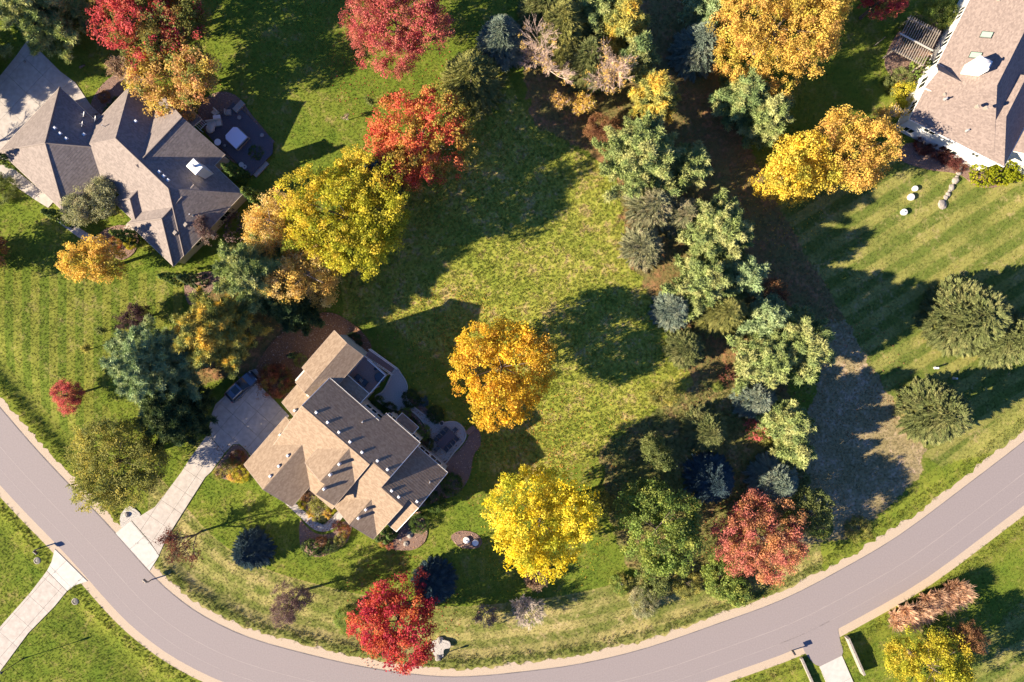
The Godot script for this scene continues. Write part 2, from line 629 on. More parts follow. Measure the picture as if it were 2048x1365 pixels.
# a strip that follows the road between two offsets (+ is the inside of the bend)
func road_strip(o0: float, o1: float, y: float, ragged := 0.0, sd := 0) -> Mesh:
	var st := begin()
	var prev0 := Vector3.ZERO
	var prev1 := Vector3.ZERO
	var fine := PackedVector2Array()
	for i in road.size() - 1:
		for k in 6:
			fine.append(road[i].lerp(road[i + 1], k / 6.0))
	for i in fine.size():
		var e := fine[mini(i + 1, fine.size() - 1)] - fine[maxi(i - 1, 0)]
		var n := Vector2(e.y, -e.x).normalized()
		var w := 0.0
		if ragged > 0.0:
			w = ragged * (noise_b.get_noise_2d(fine[i].x * 2.0 + sd * 50, fine[i].y * 2.0) + 0.6 * noise_a.get_noise_2d(fine[i].x * 4.0, fine[i].y * 4.0 + sd * 9))
		var a := fine[i] + n * o0
		var b := fine[i] + n * (o1 + w)
		var p0 := Vector3(a.x, y, a.y)
		var p1 := Vector3(b.x, y, b.y)
		if i > 0:
			quad(st, prev0, p0, p1, prev1, Vector3.UP)
		prev0 = p0
		prev1 = p1
	return st.commit()

func build_road() -> void:
	structure("road", road_strip(-3.3, 3.3, 0.03), M.asphalt, "weathered grey asphalt road bending round the block")
	structure("gravel_shoulder", road_strip(3.26, 4.3, 0.012, 0.45, 1), M.gravel, "pale gravel shoulder on the inside of the road bend")
	structure("gravel_shoulder", road_strip(-3.26, -4.35, 0.012, -0.45, 2), M.gravel, "pale gravel shoulder on the outside of the road bend")
	var sm := part(self, "road_seam", road_strip(-0.06, 0.02, 0.034, 0.05, 4), M.seam)
	tag(sm, "pale paving seam along the middle of the road", "", "", "structure")
	sm = part(self, "road_seam", road_strip(-1.93, -1.88, 0.034, 0.05, 5), M.seam)
	tag(sm, "thin paving seam in the outer lane of the road", "", "", "structure")
	sm = part(self, "road_crack", road_strip(3.20, 3.25, 0.034, 0.04, 6), M.crack)
	tag(sm, "dark crack along the road's inner edge", "", "", "structure")

# concrete cast in slabs: the drive's outline cut by a grid of joints
func slabs(root: Node3D, outline: PackedVector2Array, dir: Vector2, along: float, across: float, mat: Material, phase := Vector2.ZERO, y := 0.055) -> void:
	var n := Vector2(-dir.y, dir.x)
	var lo := Vector2(1e9, 1e9)
	var hi := -lo
	for p in outline:
		lo = lo.min(Vector2(p.dot(dir), p.dot(n)))
		hi = hi.max(Vector2(p.dot(dir), p.dot(n)))
	var g := 0.013
	for i in range(floori((lo.x - phase.x) / along), ceili((hi.x - phase.x) / along)):
		for j in range(floori((lo.y - phase.y) / across), ceili((hi.y - phase.y) / across)):
			var a := Vector2(i * along + g + phase.x, j * across + g + phase.y)
			var b := Vector2((i + 1) * along - g + phase.x, (j + 1) * across - g + phase.y)
			var cell := PackedVector2Array([dir * a.x + n * a.y, dir * b.x + n * a.y, dir * b.x + n * b.y, dir * a.x + n * b.y])
			for piece in Geometry2D.intersect_polygons(outline, cell):
				if piece.size() < 3:
					continue
				var c := Vector2.ZERO
				for q in piece:
					c += q / piece.size()
				part(root, "slab", slab_mesh(piece, -0.12, y + 0.004 * sin(i * 7.1 + j * 3.3), c), mat, Vector3(c.x, 0, c.y))

func drive(called: String, label: String) -> Node3D:
	var o := Node3D.new()
	o.name = numbered(called)
	add_child(o)
	tag(o, label, "", "", "structure")
	return o

func build_paving() -> void:
	var hd := Vector2(cos(0.71558), sin(0.71558))
	var d := drive("driveway", "pale concrete driveway from the road up to the tan-roofed house")
	slabs(d, pts([-51.12,24.79,-49.13,23.18,-46.74,25.95,-45.52,27.69,-46.74,29.62]), Vector2(0.66, 0.75).normalized(), 3.2, 2.6, M.concrete_new, Vector2(0.4, 0.3), 0.06)
	slabs(d, pts([-49.06,23.11,-47.9,22.53,-46.03,21.37,-44.29,19.12,-42.61,16.86,-41.65,15.31,-39.2,11.96,-37.13,14.54,-38.81,16.86,-39.58,17.57,-42.61,22.34,-44.68,25.63,-45.52,27.56,-46.68,25.88]), Vector2(0.56, -0.83).normalized(), 2.5, 2.05, M.concrete, Vector2(0.2, 0.6))
	slabs(d, pts([-39.16,11.89,-38.81,9.64,-38.23,8.16,-36.75,6.8,-33.91,3.84,-33.01,3.58,-32.43,4.55,-32.23,6.09,-30.88,7.38,-28.75,9.64,-33.14,15.63,-33.98,14.41,-35.07,13.31,-35.97,13.31,-37.1,14.47]), hd, 2.15, 2.35, M.concrete, Vector2(0.5, 0.2))
	var e := drive("driveway", "concrete driveway across the road from the parked car's drive")
	slabs(e, pts([-58.96,26.85,-54.77,30.98,-56.35,31.49,-57.38,32.23,-59.96,29.62,-59.38,28.46]), Vector2(0.7, 0.71).normalized(), 3.0, 2.6, M.concrete_new, Vector2(0.8, 0.4))
	slabs(e, pts([-59.99,29.66,-57.41,32.27,-59.05,34.27,-62.41,37.68,-66.02,42.58,-70.53,48.84,-73.75,45.61,-69.88,41.1,-66.02,36.84,-62.08,32.4]), Vector2(0.66, -0.75).normalized(), 3.0, 2.3, M.concrete, Vector2(0.2, 0.4))
	var b := drive("driveway", "concrete parking court in front of the brown hip-roofed house")
	slabs(b, pts([-71.17,-29.82,-69.88,-34.33,-66.02,-34.2,-64.08,-36.59,-62.41,-38.91,-59.96,-36.46,-58.28,-34.78,-56.35,-33.36,-54.28,-30.33,-52.8,-29.04,-54.41,-24.66,-62.15,-22.73,-66.02,-23.5,-70.53,-20.15]), Vector2(cos(0.75922), sin(0.75922)), 3.1, 3.1, M.concrete, Vector2(0.7, 1.3))
	var s := drive("driveway", "short concrete drive between two low stone walls")
	slabs(s, pts([39.65,42,42.55,40.58,44.03,44,46.48,50.77,43.58,51.41,40.49,44]), Vector2(0.45, 0.89).normalized(), 3.4, 3.4, M.concrete_new, Vector2(0.7, 0.6))
	structure("asphalt_apron", slab_mesh(smooth(pts([34.56,39.04,37.13,38.91,37.84,40.26,39.65,41.94,42.55,40.55,42.29,38.52,42.1,37.04,42.94,35.62,39.71,36.59])), -0.1, 0.034), M.asphalt, "asphalt apron where the short concrete drive joins the road")
	# walks of the tan-roofed house
	var w := drive("walkway", "curved concrete walk from the garage to the front door")
	var walk_out := pts([-30.17,19.95,-28.95,21.24,-27.33,22.69,-26.56,23.47,-25.49,24.32,-24.33,24.58,-23.16,24.25,-22.38,23.47,-21.53,22.27])
	var walk_in := pts([-21.92,21.5,-22.51,21.92,-23.34,22.85,-24.33,23.54,-25.1,23.28,-26.53,22.18,-27.76,21.07,-28.62,20.47])
	var walk := smooth(walk_out, false, 3)
	walk.append_array(smooth(walk_in, false, 3))
	slabs(w, walk, hd, 2.6, 60.0, M.concrete, Vector2(0.2, 30.0))
	# stone patio behind the house
	var patio := smooth(pts([-16.5,6.29,-15.09,3.58,-14.25,4.35,-13.67,5.32,-13.51,6.09,-13.67,7.25,-12.89,8.28,-11.41,9.44,-10.32,10.15,-9.12,10.54,-7.93,10.41,-7.03,10.54,-6.25,11.25,-5.95,12.15,-6.38,13.12,-7.54,14.41,-8.83,15.89,-10.19,14.8,-10.77,13.89,-10.57,12.73,-10.96,11.31,-11.86,9.96,-13.05,8.95,-13.99,8.61,-14.76,8.93,-16.38,8.35,-17.66,7.25]))
	structure("patio", slab_mesh(patio, -0.1, 0.06), M.patio, "grey stone patio winding behind the tan-roofed house")
	var rim := begin()
	for i in patio.size():
		var a := patio[i]
		var q := patio[(i + 1) % patio.size()]
		tube(rim, Vector3(a.x, 0.06, a.y), Vector3(q.x, 0.06, q.y), 0.10, 0.10, 6)
	structure("patio_edging", rim.commit(), M.edging, "pale stone edging round the winding patio")
	# walks of the brown house
	w = drive("walkway", "concrete walk beside the front wall of the brown hip-roofed house")
	slabs(w, pts([-69.88,-24.66,-66.02,-22.85,-64.08,-22.08,-59.05,-18.08,-59.83,-17.18,-61.5,-18.21,-66.02,-21.31,-69.88,-22.73]), Vector2(cos(0.75922), sin(0.75922)), 2.4, 40.0, M.concrete, Vector2(0.3, 20.0))
	w = drive("walkway", "short concrete walk to the entry of the brown hip-roofed house")
	slabs(w, smooth(pts([-59.05,-15.89,-56.6,-15.18,-55.06,-14.09,-53.19,-13.38,-50.93,-13.83,-49.13,-15.63,-48.29,-14.86,-50.48,-12.93,-52.03,-12.35,-53.77,-12.54,-55.44,-13.12,-57.12,-14.28]), true, 3), Vector2(cos(0.75922), sin(0.75922)), 2.4, 40.0, M.concrete, Vector2(0.3, 20.0))

func bed(called: String, outline: PackedVector2Array, mat: Material, label: String, lift := 0.07) -> void:
	# a mounded bed: its rim at lawn level, its middle raised
	var poly := smooth(outline)
	var c := Vector2.ZERO
	for p in poly:
		c += p / poly.size()
	var inner := Geometry2D.offset_polygon(poly, -0.35)
	var st := begin()
	slab(st, poly, -0.1, 0.045)
	for q in inner:
		if q.size() > 2:
			slab(st, q, 0.0, lift)
	structure(called, st.commit(), mat, label)

func build_beds() -> void:
	bed("mulch_bed", pts([-33.01,3.84,-31.91,1.39,-30.04,-0.68,-28.11,-1.97,-25.47,-3.32,-23.98,-3.71,-22.44,-3.38,-20.95,-2.48,-19.41,-1.26,-18.18,0.48,-18.63,1.39,-21.53,3.71,-24.76,5.64,-27.98,7.58,-30.88,6.93,-31.98,5.64]), M.needle_litter, "broad needle-strewn bed round the wing of the tan-roofed house")
	bed("mulch_bed", pts([-9.61,15.63,-7.22,14.41,-6,12.99,-5.09,11.44,-4.25,11.57,-4.06,13.38,-4.96,14.8,-5.42,17.25,-6.32,18.92,-7.67,20.02,-9.28,20.47,-11.54,21.37,-11.99,20.47,-9.28,17.57]), M.mulch, "brown mulch bed wrapping round the patio's far end")
	bed("mulch_bed", pts([-17.02,24.72,-17.54,25.63,-15.67,26.79,-13.02,26.98,-11.48,26.14,-10.9,24.72,-11.22,23.37,-12.12,21.89,-14.44,23.69]), M.mulch, "mulch bed with boulders at the house's corner")
	bed("mulch_bed", pts([-27.33,23.18,-26.56,23.89,-25.47,24.72,-24.24,24.98,-22.95,24.59,-21.79,23.31,-20.69,23.82,-21.27,25.88,-22.69,26.98,-24.63,27.82,-26.37,27.5,-27.33,26.27]), M.mulch, "mulch bed with shrubs below the curved front walk")
	bed("mulch_bed", pts([-27.33,20.66,-26.17,19.05,-25.14,19.95,-22.95,20.98,-22.63,21.69,-23.47,22.66,-24.37,23.31,-25.14,23.05]), M.mulch, "small mulch court inside the curve of the front walk")
	bed("mulch_bed", pts([-34.17,14.47,-35.07,13.51,-35.97,13.51,-37.01,14.67,-38.42,16.86,-37.65,17.63,-35.72,18.02,-34.17,17.57,-33.52,16.47]), M.mulch, "mulch island between the driveway and the garage")
	bed("mulch_bed", pts([-7.87,25.37,-7.22,24.66,-6.06,24.47,-4.64,24.85,-3.87,25.76,-4.25,26.59,-5.42,26.79,-6.83,26.53]), M.mulch, "small oval mulch bed alone on the front lawn")
	bed("mulch_bed", pts([-13.67,7.58,-12.64,7.45,-11.22,8.54,-9.93,9.83,-10.44,10.02,-11.48,9.25,-12.76,8.09]), M.mulch, "thin mulch strip along the outside of the patio path", 0.06)
	bed("mulch_bed", pts([-16.25,8.35,-14.76,9.12,-13.93,8.8,-13.02,9.12,-11.99,10.09,-11.09,11.44,-10.7,12.73,-11.09,14.02,-12.51,12.73,-14.44,10.8]), M.mulch, "planting bed between the patio and the back wall", 0.06)
	bed("mulch_bed", pts([-54.28,-30.33,-53.38,-32.4,-51.51,-34.2,-49.13,-34.97,-46.68,-33.36,-44.1,-31.11,-46.03,-29.17,-50.54,-27.24,-52.8,-28.53]), M.mulch, "mulch bed between the parking court and the brown roof")
	bed("mulch_bed", pts([-40.55,-28.85,-38.62,-31.88,-35.72,-31.75,-33.46,-29.04,-31.53,-26.72,-30.82,-25.18,-31.33,-23.89,-32.81,-23.11,-35.2,-22.85,-37.01,-24.01]), M.mulch, "dark mulch bed round the hot tub deck", 0.05)
	bed("mulch_bed", pts([-42.16,-7.9,-40.1,-8.86,-38.42,-8.86,-37.65,-7.9,-38.94,-6.29,-41.2,-4.67,-42.03,-5.45]), M.mulch, "mulch corner bed below the brown house's end wall")
	bed("mulch_bed", pts([-53.38,-13.7,-50.54,-14.99,-48.29,-13.7,-48.74,-11.44,-50.54,-10.48,-52.16,-11.77]), M.mulch, "pale mulch bed by the entry walk of the brown house")
	bed("mulch_bed", pts([49.38,-24.66,51.96,-25.63,55.19,-24.66,58.41,-23.05,60.34,-21.76,62.28,-21.31,63.57,-20.15,60.34,-19.82,58.09,-21.31,56.47,-21.76,53.9,-22.08,50.67,-23.05]), M.mulch, "mulch bed along the white house's end wall")
	bed("mulch_bed", pts([48.09,-36.26,50.03,-40.13,52.61,-42.07,55.83,-40.13,55.19,-36.91,53.25,-34.33,50.99,-33.04,49.06,-34.01]), M.mulch, "bare earth court under the timber pergola", 0.05)
	bed("pebble_patch", pts([-50.54,22.66,-49.9,21.63,-49.25,21.31,-47.9,22.4,-49.13,23.18,-50.35,24.08]), M.pebbles, "patch of pale pebbles at the driveway culvert", 0.06)
	bed("pebble_patch", pts([-10.44,38.91,-9.41,38.52,-8.12,38.78,-7.99,39.55,-8.77,39.81,-8.9,40.71,-9.67,41.1,-10.19,40.2]), M.pebbles, "patch of pale stones by the roadside under the red maple", 0.06)

# ---------------------------------------------------------------- houses
# House frames: local x runs along the main ridge (s), local -z to the back (n). A slope is h = k.x + k.y * s + k.z * n.
func slope_h(k: Vector3, s: float, n: float) -> float:
	return k.x + k.y * s + k.z * n

# a shingled slope laid in overlapping courses, each butt 11 mm proud of the one below it
func roof_slope(st: SurfaceTool, poly: PackedVector2Array, k: Vector3) -> void:
	var g := Vector2(k.y, k.z)
	var steep := g.length()
	var d := g.normalized()
	var along := Vector2(-d.y, d.x)
	var lo := 1e9
	var hi := -1e9
	for p in poly:
		lo = minf(lo, p.dot(d))
		hi = maxf(hi, p.dot(d))
	var run := 0.30 / sqrt(1.0 + steep * steep)
	var up := Vector3(-k.y, 1.0, k.z).normalized()
	var t := lo
	while t < hi - 0.001:
		var t1 := minf(t + run, hi)
		var band := clip(clip(poly, d, t), -d, -t1)
		if band.size() >= 3:
			var v := []
			for p in band:
				var lift := 0.011 * (t1 - p.dot(d)) / run
				v.append(Vector3(p.x, slope_h(k, p.x, p.y) + lift, -p.y))
			for i in range(1, band.size() - 1):
				var ids := [0, i, i + 1]
				var n := (v[i + 1] - v[0] as Vector3).cross(v[i] - v[0])
				if n.dot(up) < 0.0:
					ids = [0, i + 1, i]
				n = (v[ids[2]] - v[ids[0]] as Vector3).cross(v[ids[1]] - v[ids[0]]).normalized()
				for q in ids:
					st.set_uv(Vector2(band[q].dot(along), band[q].dot(d) * sqrt(1.0 + steep * steep)))
					st.set_normal(n)
					st.add_vertex(v[q])
			# the butt edge
			var ends := []
			for p in band:
				if absf(p.dot(d) - t) < 0.0005:
					ends.append(p)
			if ends.size() == 2 and t > lo + 0.01:
				var a: Vector2 = ends[0]
				var b: Vector2 = ends[1]
				st.set_uv(a)
				quad(st, Vector3(a.x, slope_h(k, a.x, a.y) - 0.01, -a.y), Vector3(b.x, slope_h(k, b.x, b.y) - 0.01, -b.y), Vector3(b.x, slope_h(k, b.x, b.y) + 0.011, -b.y), Vector3(a.x, slope_h(k, a.x, a.y) + 0.011, -a.y), Vector3(-d.x, 0, d.y))
		t = t1

# boards round the edge of a slope, and the soffit under it
func fascia(st: SurfaceTool, poly: PackedVector2Array, k: Vector3, deep := 0.2, skip := [], eaves_only := false) -> void:
	var c := Vector2.ZERO
	var peak := -1e9
	for p in poly:
		c += p / poly.size()
		peak = maxf(peak, slope_h(k, p.x, p.y))
	for i in poly.size():
		var a := poly[i]
		var b := poly[(i + 1) % poly.size()]
		var out := ((a + b) / 2.0 - c).normalized() * 0.03
		var ha := slope_h(k, a.x, a.y)
		var hb := slope_h(k, b.x, b.y)
		if i in skip or absf(ha - hb) < 0.01 and ha > peak - 0.02 or eaves_only and absf(ha - hb) > 0.01:
			continue
		var o := Vector3(out.x, 0, -out.y)
		var A := Vector3(a.x, ha + 0.012, -a.y)
		var B := Vector3(b.x, hb + 0.012, -b.y)
		var drop := Vector3(0, -deep, 0)
		quad(st, A + o, B + o, B + o + drop, A + o + drop, o)
		quad(st, A - o, B - o, B + o, A + o, Vector3.UP)
	for i in range(1, poly.size() - 1):
		var q := [poly[0], poly[i], poly[i + 1]]
		var w := []
		for p in q:
			w.append(Vector3(p.x, slope_h(k, p.x, p.y) - deep * 0.8, -p.y))
		tri(st, w[0], w[1], w[2], Vector3.DOWN)

func rect(s0: float, s1: float, n0: float, n1: float) -> PackedVector2Array:
	return PackedVector2Array([Vector2(s0, n0), Vector2(s1, n0), Vector2(s1, n1), Vector2(s0, n1)])

# slopes: [[polygon, plane], ...] -> a roof part with its boards
func roof(house: Node3D, slopes: Array, mat: Material, trim: Material, deep := 0.2, eaves_only := false) -> MeshInstance3D:
	var st := begin()
	var ft := begin()
	for s in slopes:
		roof_slope(st, s[0], s[1])
		fascia(ft, s[0], s[1], deep, s[2] if s.size() > 2 else [], eaves_only)
	var r := part(house, "roof", st.commit(), mat)
	part(r, "fascia", ft.commit(), trim)
	return r

# a hip or gable block: rectangle, eave height, pitch as a tangent, ridge along s or n, hips at the low and the high end
func hip_slopes(s0: float, s1: float, n0: float, n1: float, eave: float, t: float, along_s: bool, hip_lo: bool, hip_hi: bool) -> Array:
	var res := []
	var half := ((n1 - n0) if along_s else (s1 - s0)) / 2.0
	var top := eave + half * t
	if along_s:
		var m := (n0 + n1) / 2.0
		var a := Vector2(s0 + (half if hip_lo else 0.0), m)
		var b := Vector2(s1 - (half if hip_hi else 0.0), m)
		res.append([PackedVector2Array([Vector2(s0, n0), Vector2(s1, n0), b, a]), Vector3(eave - n0 * t, 0, t)])
		res.append([PackedVector2Array([Vector2(s1, n1), Vector2(s0, n1), a, b]), Vector3(eave + n1 * t, 0, -t)])
		if hip_lo:
			res.append([PackedVector2Array([Vector2(s0, n1), Vector2(s0, n0), a]), Vector3(eave - s0 * t, t, 0)])
		if hip_hi:
			res.append([PackedVector2Array([Vector2(s1, n0), Vector2(s1, n1), b]), Vector3(eave + s1 * t, -t, 0)])
	else:
		var m := (s0 + s1) / 2.0
		var a := Vector2(m, n0 + (half if hip_lo else 0.0))
		var b := Vector2(m, n1 - (half if hip_hi else 0.0))
		res.append([PackedVector2Array([Vector2(s0, n1), Vector2(s0, n0), a, b]), Vector3(eave - s0 * t, t, 0)])
		res.append([PackedVector2Array([Vector2(s1, n0), Vector2(s1, n1), b, a]), Vector3(eave + s1 * t, -t, 0)])
		if hip_lo:
			res.append([PackedVector2Array([Vector2(s0, n0), Vector2(s1, n0), a]), Vector3(eave - n0 * t, 0, t)])
		if hip_hi:
			res.append([PackedVector2Array([Vector2(s1, n1), Vector2(s0, n1), b]), Vector3(eave + n1 * t, 0, -t)])
	for q in res:
		var clean := PackedVector2Array()
		for p in q[0]:
			if clean.is_empty() or clean[clean.size() - 1].distance_to(p) > 0.01:
				clean.append(p)
		q[0] = clean
	return res

# ridge and hip caps: a low rounded tube along given points
func cap(r: Node, list: Array, mat: Material) -> void:
	var st := begin()
	for l in list:
		tube(st, Vector3(l[0].x, l[0].y, -l[0].z), Vector3(l[1].x, l[1].y, -l[1].z), 0.11, 0.11, 6)
	part(r, "ridge_cap", st.commit(), mat)

# a wall body: a profile (across, height) swept along s or n
func body(house: Node3D, profile: PackedVector2Array, from: float, to: float, along_s: bool, mat: Material) -> void:
	var st := begin()
	var P := func(q: Vector2, t: float) -> Vector3:
		return Vector3(t, q.y, -q.x) if along_s else Vector3(q.x, q.y, -t)
	var c := Vector2.ZERO
	for p in profile:
		c += p / profile.size()
	for i in profile.size():
		var a := profile[i]
		var b := profile[(i + 1) % profile.size()]
		var m: Vector2 = (a + b) / 2.0 - c
		var out: Vector3 = P.call(m, 0.0)
		quad(st, P.call(a, from), P.call(b, from), P.call(b, to), P.call(a, to), out)
	for e in [[from, -1.0], [to, 1.0]]:
		for i in range(1, profile.size() - 1):
			tri(st, P.call(profile[0], e[0]), P.call(profile[i], e[0]), P.call(profile[i + 1], e[0]), P.call(Vector2.ZERO, e[1]))
	part(house, "wall", st.commit(), mat)

# a window on a wall: centre, width, height, outward direction in the house frame (s, n), panes
func window(house: Node3D, s: float, h: float, n: float, w: float, tall: float, out: Vector2, panes := 1, frame: Material = null) -> void:
	var side := Vector2(-out.y, out.x)
	var o := Node3D.new()
	o.name = "window"
	house.add_child(o, true)
	o.position = Vector3(s, h, -n)
	o.rotation.y = atan2(out.x, -out.y)
	var st := begin()
	var d := 0.05
	box(st, Vector3(-w / 2 - 0.09, -tall / 2 - 0.1, 0), Vector3(w / 2 + 0.09, -tall / 2, d))
	box(st, Vector3(-w / 2 - 0.09, tall / 2, 0), Vector3(w / 2 + 0.09, tall / 2 + 0.09, d))
	for i in panes + 1:
		var x := -w / 2 + w * i / panes
		box(st, Vector3(x - 0.045 - (0.045 if i == 0 else 0.0), -tall / 2 + 0.001, 0), Vector3(x + 0.045 + (0.045 if i == panes else 0.0), tall / 2 - 0.001, d - 0.004))
	part(o, "frame", st.commit(), frame if frame else M.trim_white)
	for i in panes:
		var x0 := -w / 2 + w * i / panes + 0.046
		var x1 := -w / 2 + w * (i + 1) / panes - 0.046
		var gs := begin()
		box(gs, Vector3(x0, -tall / 2 + 0.002, 0.004), Vector3(x1, tall / 2 - 0.002, 0.022))
		part(o, "pane", gs.commit(), M.glass)

func roof_vent(r: Node, s: float, n: float, k: Vector3, tall := 0.32, wide := 0.34, mat: Material = null) -> void:
	var st := begin()
	box(st, Vector3(-wide / 2, -0.35, -wide / 2), Vector3(wide / 2, tall, wide / 2), 0.05)
	part(r, "roof_vent", st.commit(), mat if mat else M.white_metal, Vector3(s, slope_h(k, s, n), -n))

func vent_pipe(r: Node, s: float, n: float, k: Vector3, tall := 0.4, rad := 0.07) -> void:
	var st := begin()
	tube(st, Vector3(0, -0.1, 0), Vector3(0, tall, 0), rad, rad, 8, true)
	tube(st, Vector3(0, -0.1, 0), Vector3(0, 0.06, 0), rad * 2.4, rad * 1.4, 8, true)
	part(r, "vent_pipe", st.commit(), M.metal, Vector3(s, slope_h(k, s, n), -n))

func build_tan_house() -> void:
	var o := thing("tan_roofed_house", "house with tan shingle gables and a stone patio behind it", "house", Vector3(-24.31,0,7.52), -(0.71558))
	var T := 0.46
	var W: Material = M.siding_grey
	# walls
	body(o, PackedVector2Array([Vector2(-7.7, -0.3), Vector2(-7.7, 5.2), Vector2(0, 8.75), Vector2(3.75, 7.0), Vector2(3.75, -0.3)]), 0.3, 10.05, true, W)
	body(o, PackedVector2Array([Vector2(-7.0, -0.3), Vector2(-7.0, 5.1), Vector2(0.4, 8.5), Vector2(4.85, 6.45), Vector2(4.85, -0.3)]), 10.06, 12.95, true, W)
	body(o, PackedVector2Array([Vector2(2.0, -0.3), Vector2(2.0, 7.75), Vector2(4.84, 6.46), Vector2(4.84, -0.3)]), 7.9, 10.04, true, W)
	body(o, PackedVector2Array([Vector2(-6.99, -0.3), Vector2(-6.99, 5.1), Vector2(-1.45, 7.7), Vector2(4.05, 5.15), Vector2(4.05, -0.3)]), 12.97, 16.2, true, W)
	body(o, PackedVector2Array([Vector2(-4.6, -0.3), Vector2(-4.6, 5.3), Vector2(-0.47, 7.25), Vector2(4.03, 5.15), Vector2(4.03, -0.3)]), 16.21, 17.7, true, W)
	body(o, PackedVector2Array([Vector2(-0.95, -0.3), Vector2(-0.95, 5.25), Vector2(2.7, 6.95), Vector2(6.15, 5.35), Vector2(6.15, -0.3)]), -10.65, -3.6, false, M.siding_cream)
	body(o, PackedVector2Array([Vector2(8.0, -0.3), Vector2(8.0, 8.4), Vector2(10.0, 7.45), Vector2(10.0, -0.3)]), -6.4, -0.6, false, M.siding_cream)
	body(o, PackedVector2Array([Vector2(4.8, 4.0), Vector2(4.8, 7.5), Vector2(7.35, 8.7), Vector2(7.99, 8.35), Vector2(7.99, 4.0)]), -4.95, -0.6, false, M.siding_cream)
	body(o, PackedVector2Array([Vector2(10.75, -0.3), Vector2(10.75, 5.65), Vector2(13.15, 6.75), Vector2(16.1, 5.4), Vector2(16.1, -0.3)]), -7.15, -3.5, false, M.siding_cream)
	body(o, PackedVector2Array([Vector2(-3.1, -0.3), Vector2(-3.1, 6.45), Vector2(-1.1, 7.35), Vector2(0.85, 6.45), Vector2(0.85, -0.3)]), 1.05, 8.3, false, W)
	body(o, PackedVector2Array([Vector2(-2.5, -0.3), Vector2(-2.5, 4.95), Vector2(0.28, 6.2), Vector2(0.28, -0.3)]), -2.1, 1.0, false, M.siding_cream)
	body(o, PackedVector2Array([Vector2(3.76, -0.3), Vector2(3.76, 5.8), Vector2(5.1, 5.35), Vector2(5.1, -0.3)]), 0.9, 4.25, true, W)
	# roofs
	var front := Vector3(9, 0, T)
	var back := Vector3(9, 0, -T)
	roof(o, [[rect(-0.05, 10.32, -8.1, 0), front]], M.tan_roof, M.trim_tan)
	var r := roof(o, [[rect(-0.05, 7.7, 0, 4.15), back, [1]], [rect(7.7, 10.32, 0, 5.25), back, [1, 3]]], M.tan_roof, M.trim_white)
	for s in [1.7, 3.45, 5.2, 6.9, 8.75]:
		roof_vent(r, s, 0.42, back, 0.07)
	vent_pipe(r, 6.4, 2.9, back)
	vent_pipe(r, 1.6, -5.8, front, 0.3)
	var f2 := Vector3(8.81 - 0.42 * T, 0, T)
	roof(o, [[rect(10.32, 13.13, -7.4, 0.42), f2, [1]]], M.tan_roof, M.trim_tan)
	r = roof(o, [[rect(10.321, 13.13, 0.42, 5.25), back, [3]]], M.tan_roof, M.trim_white)
	for s in [10.75, 12.3]:
		roof_vent(r, s, 0.8, back, 0.07)
	var b3 := Vector3(7.95 - 1.45 * T, 0, -T)
	roof(o, [[rect(13.13, 16.5, -7.4, -1.45), f2, [3]]], M.tan_roof, M.trim_tan)
	r = roof(o, [[rect(13.13, 16.5, -1.45, 4.45), b3, [1]]], M.tan_roof, M.trim_white)
	roof_vent(r, 14.3, -1.0, b3, 0.07)
	roof_vent(r, 15.4, -1.0, b3, 0.07)
	var f4 := Vector3(7.5 + 0.47 * T, 0, T)
	r = roof(o, [[rect(16.501, 18.0, -0.47, 4.45), b3, [3]], [rect(16.5, 18.0, -5.0, -0.47), f4, [3]]], M.tan_roof, M.trim_white)
	roof_vent(r, 17.4, -0.1, b3, 0.07)
	vent_pipe(r, 17.1, 2.4, b3)
	var gl := Vector3(7.2 - 2.7 * T, T, 0)
	var gr := Vector3(7.2 + 2.7 * T, -T, 0)
	r = roof(o, [[rect(-1.3, 2.7, -11.0, -3.3), gl], [rect(2.7, 6.5, -11.0, -3.3), gr]], M.tan_roof, M.trim_tan)
	for q in [Vector2(-0.21,-5.18), Vector2(2.26,-6.08), Vector2(2.27,-7.72), Vector2(2.29,-9.28)]:
		roof_vent(r, q.x, q.y, gl, 0.25, 0.3)
	var ml := Vector3(8.95 - 7.35 * T, T, 0)
	var mr := Vector3(8.95 + 7.35 * T, -T, 0)
	r = roof(o, [[rect(4.4, 7.35, -5.25, 0), ml], [rect(7.35, 10.36, -5.25, 0), mr, [0]], [rect(7.9, 10.36, -6.75, -5.251), mr, [2]]], M.tan_roof, M.trim_tan)
	for q in [Vector2(7.68,-2.23), Vector2(7.69,-3.84), Vector2(8.22,-5.63)]:
		roof_vent(r, q.x, q.y, mr, 0.55, 0.3)
	var pl := Vector3(7.0 - 13.15 * T, T, 0)
	var pr := Vector3(7.0 + 13.15 * T, -T, 0)
	r = roof(o, [[rect(10.4, 13.15, -7.5, -3.2), pl], [rect(13.15, 16.48, -7.5, -3.2), pr]], M.tan_roof, M.trim_tan)
	for q in [Vector2(13.46,-4.82), Vector2(13.45,-6.16)]:
		roof_vent(r, q.x, q.y, pr, 0.5, 0.3)
	var wl := Vector3(7.6 + 1.1 * T, T, 0)
	var wr := Vector3(7.6 - 1.1 * T, -T, 0)
	roof(o, [[rect(-3.45, -1.1, 2.75, 8.65), wl], [rect(-2.85, -1.1, 1.0, 2.749), wl, [2]], [rect(-1.1, 1.17, 1.0, 8.65), wr]], M.tan_roof, M.trim_tan)
	roof(o, [[rect(0.75, 4.55, 3.95, 5.45), Vector3(6.0 + 3.95 * 0.35, 0, -0.35)]], M.tan_roof, M.trim_white)
	var cn := Vector3(5.0 + 2.85 * T, T, 0)
	r = roof(o, [[rect(-2.85, 0.05, -2.4, 2.3), cn]], M.tan_roof, M.trim_tan)
	roof_vent(r, -0.8, -1.8, cn, 0.3, 0.3)
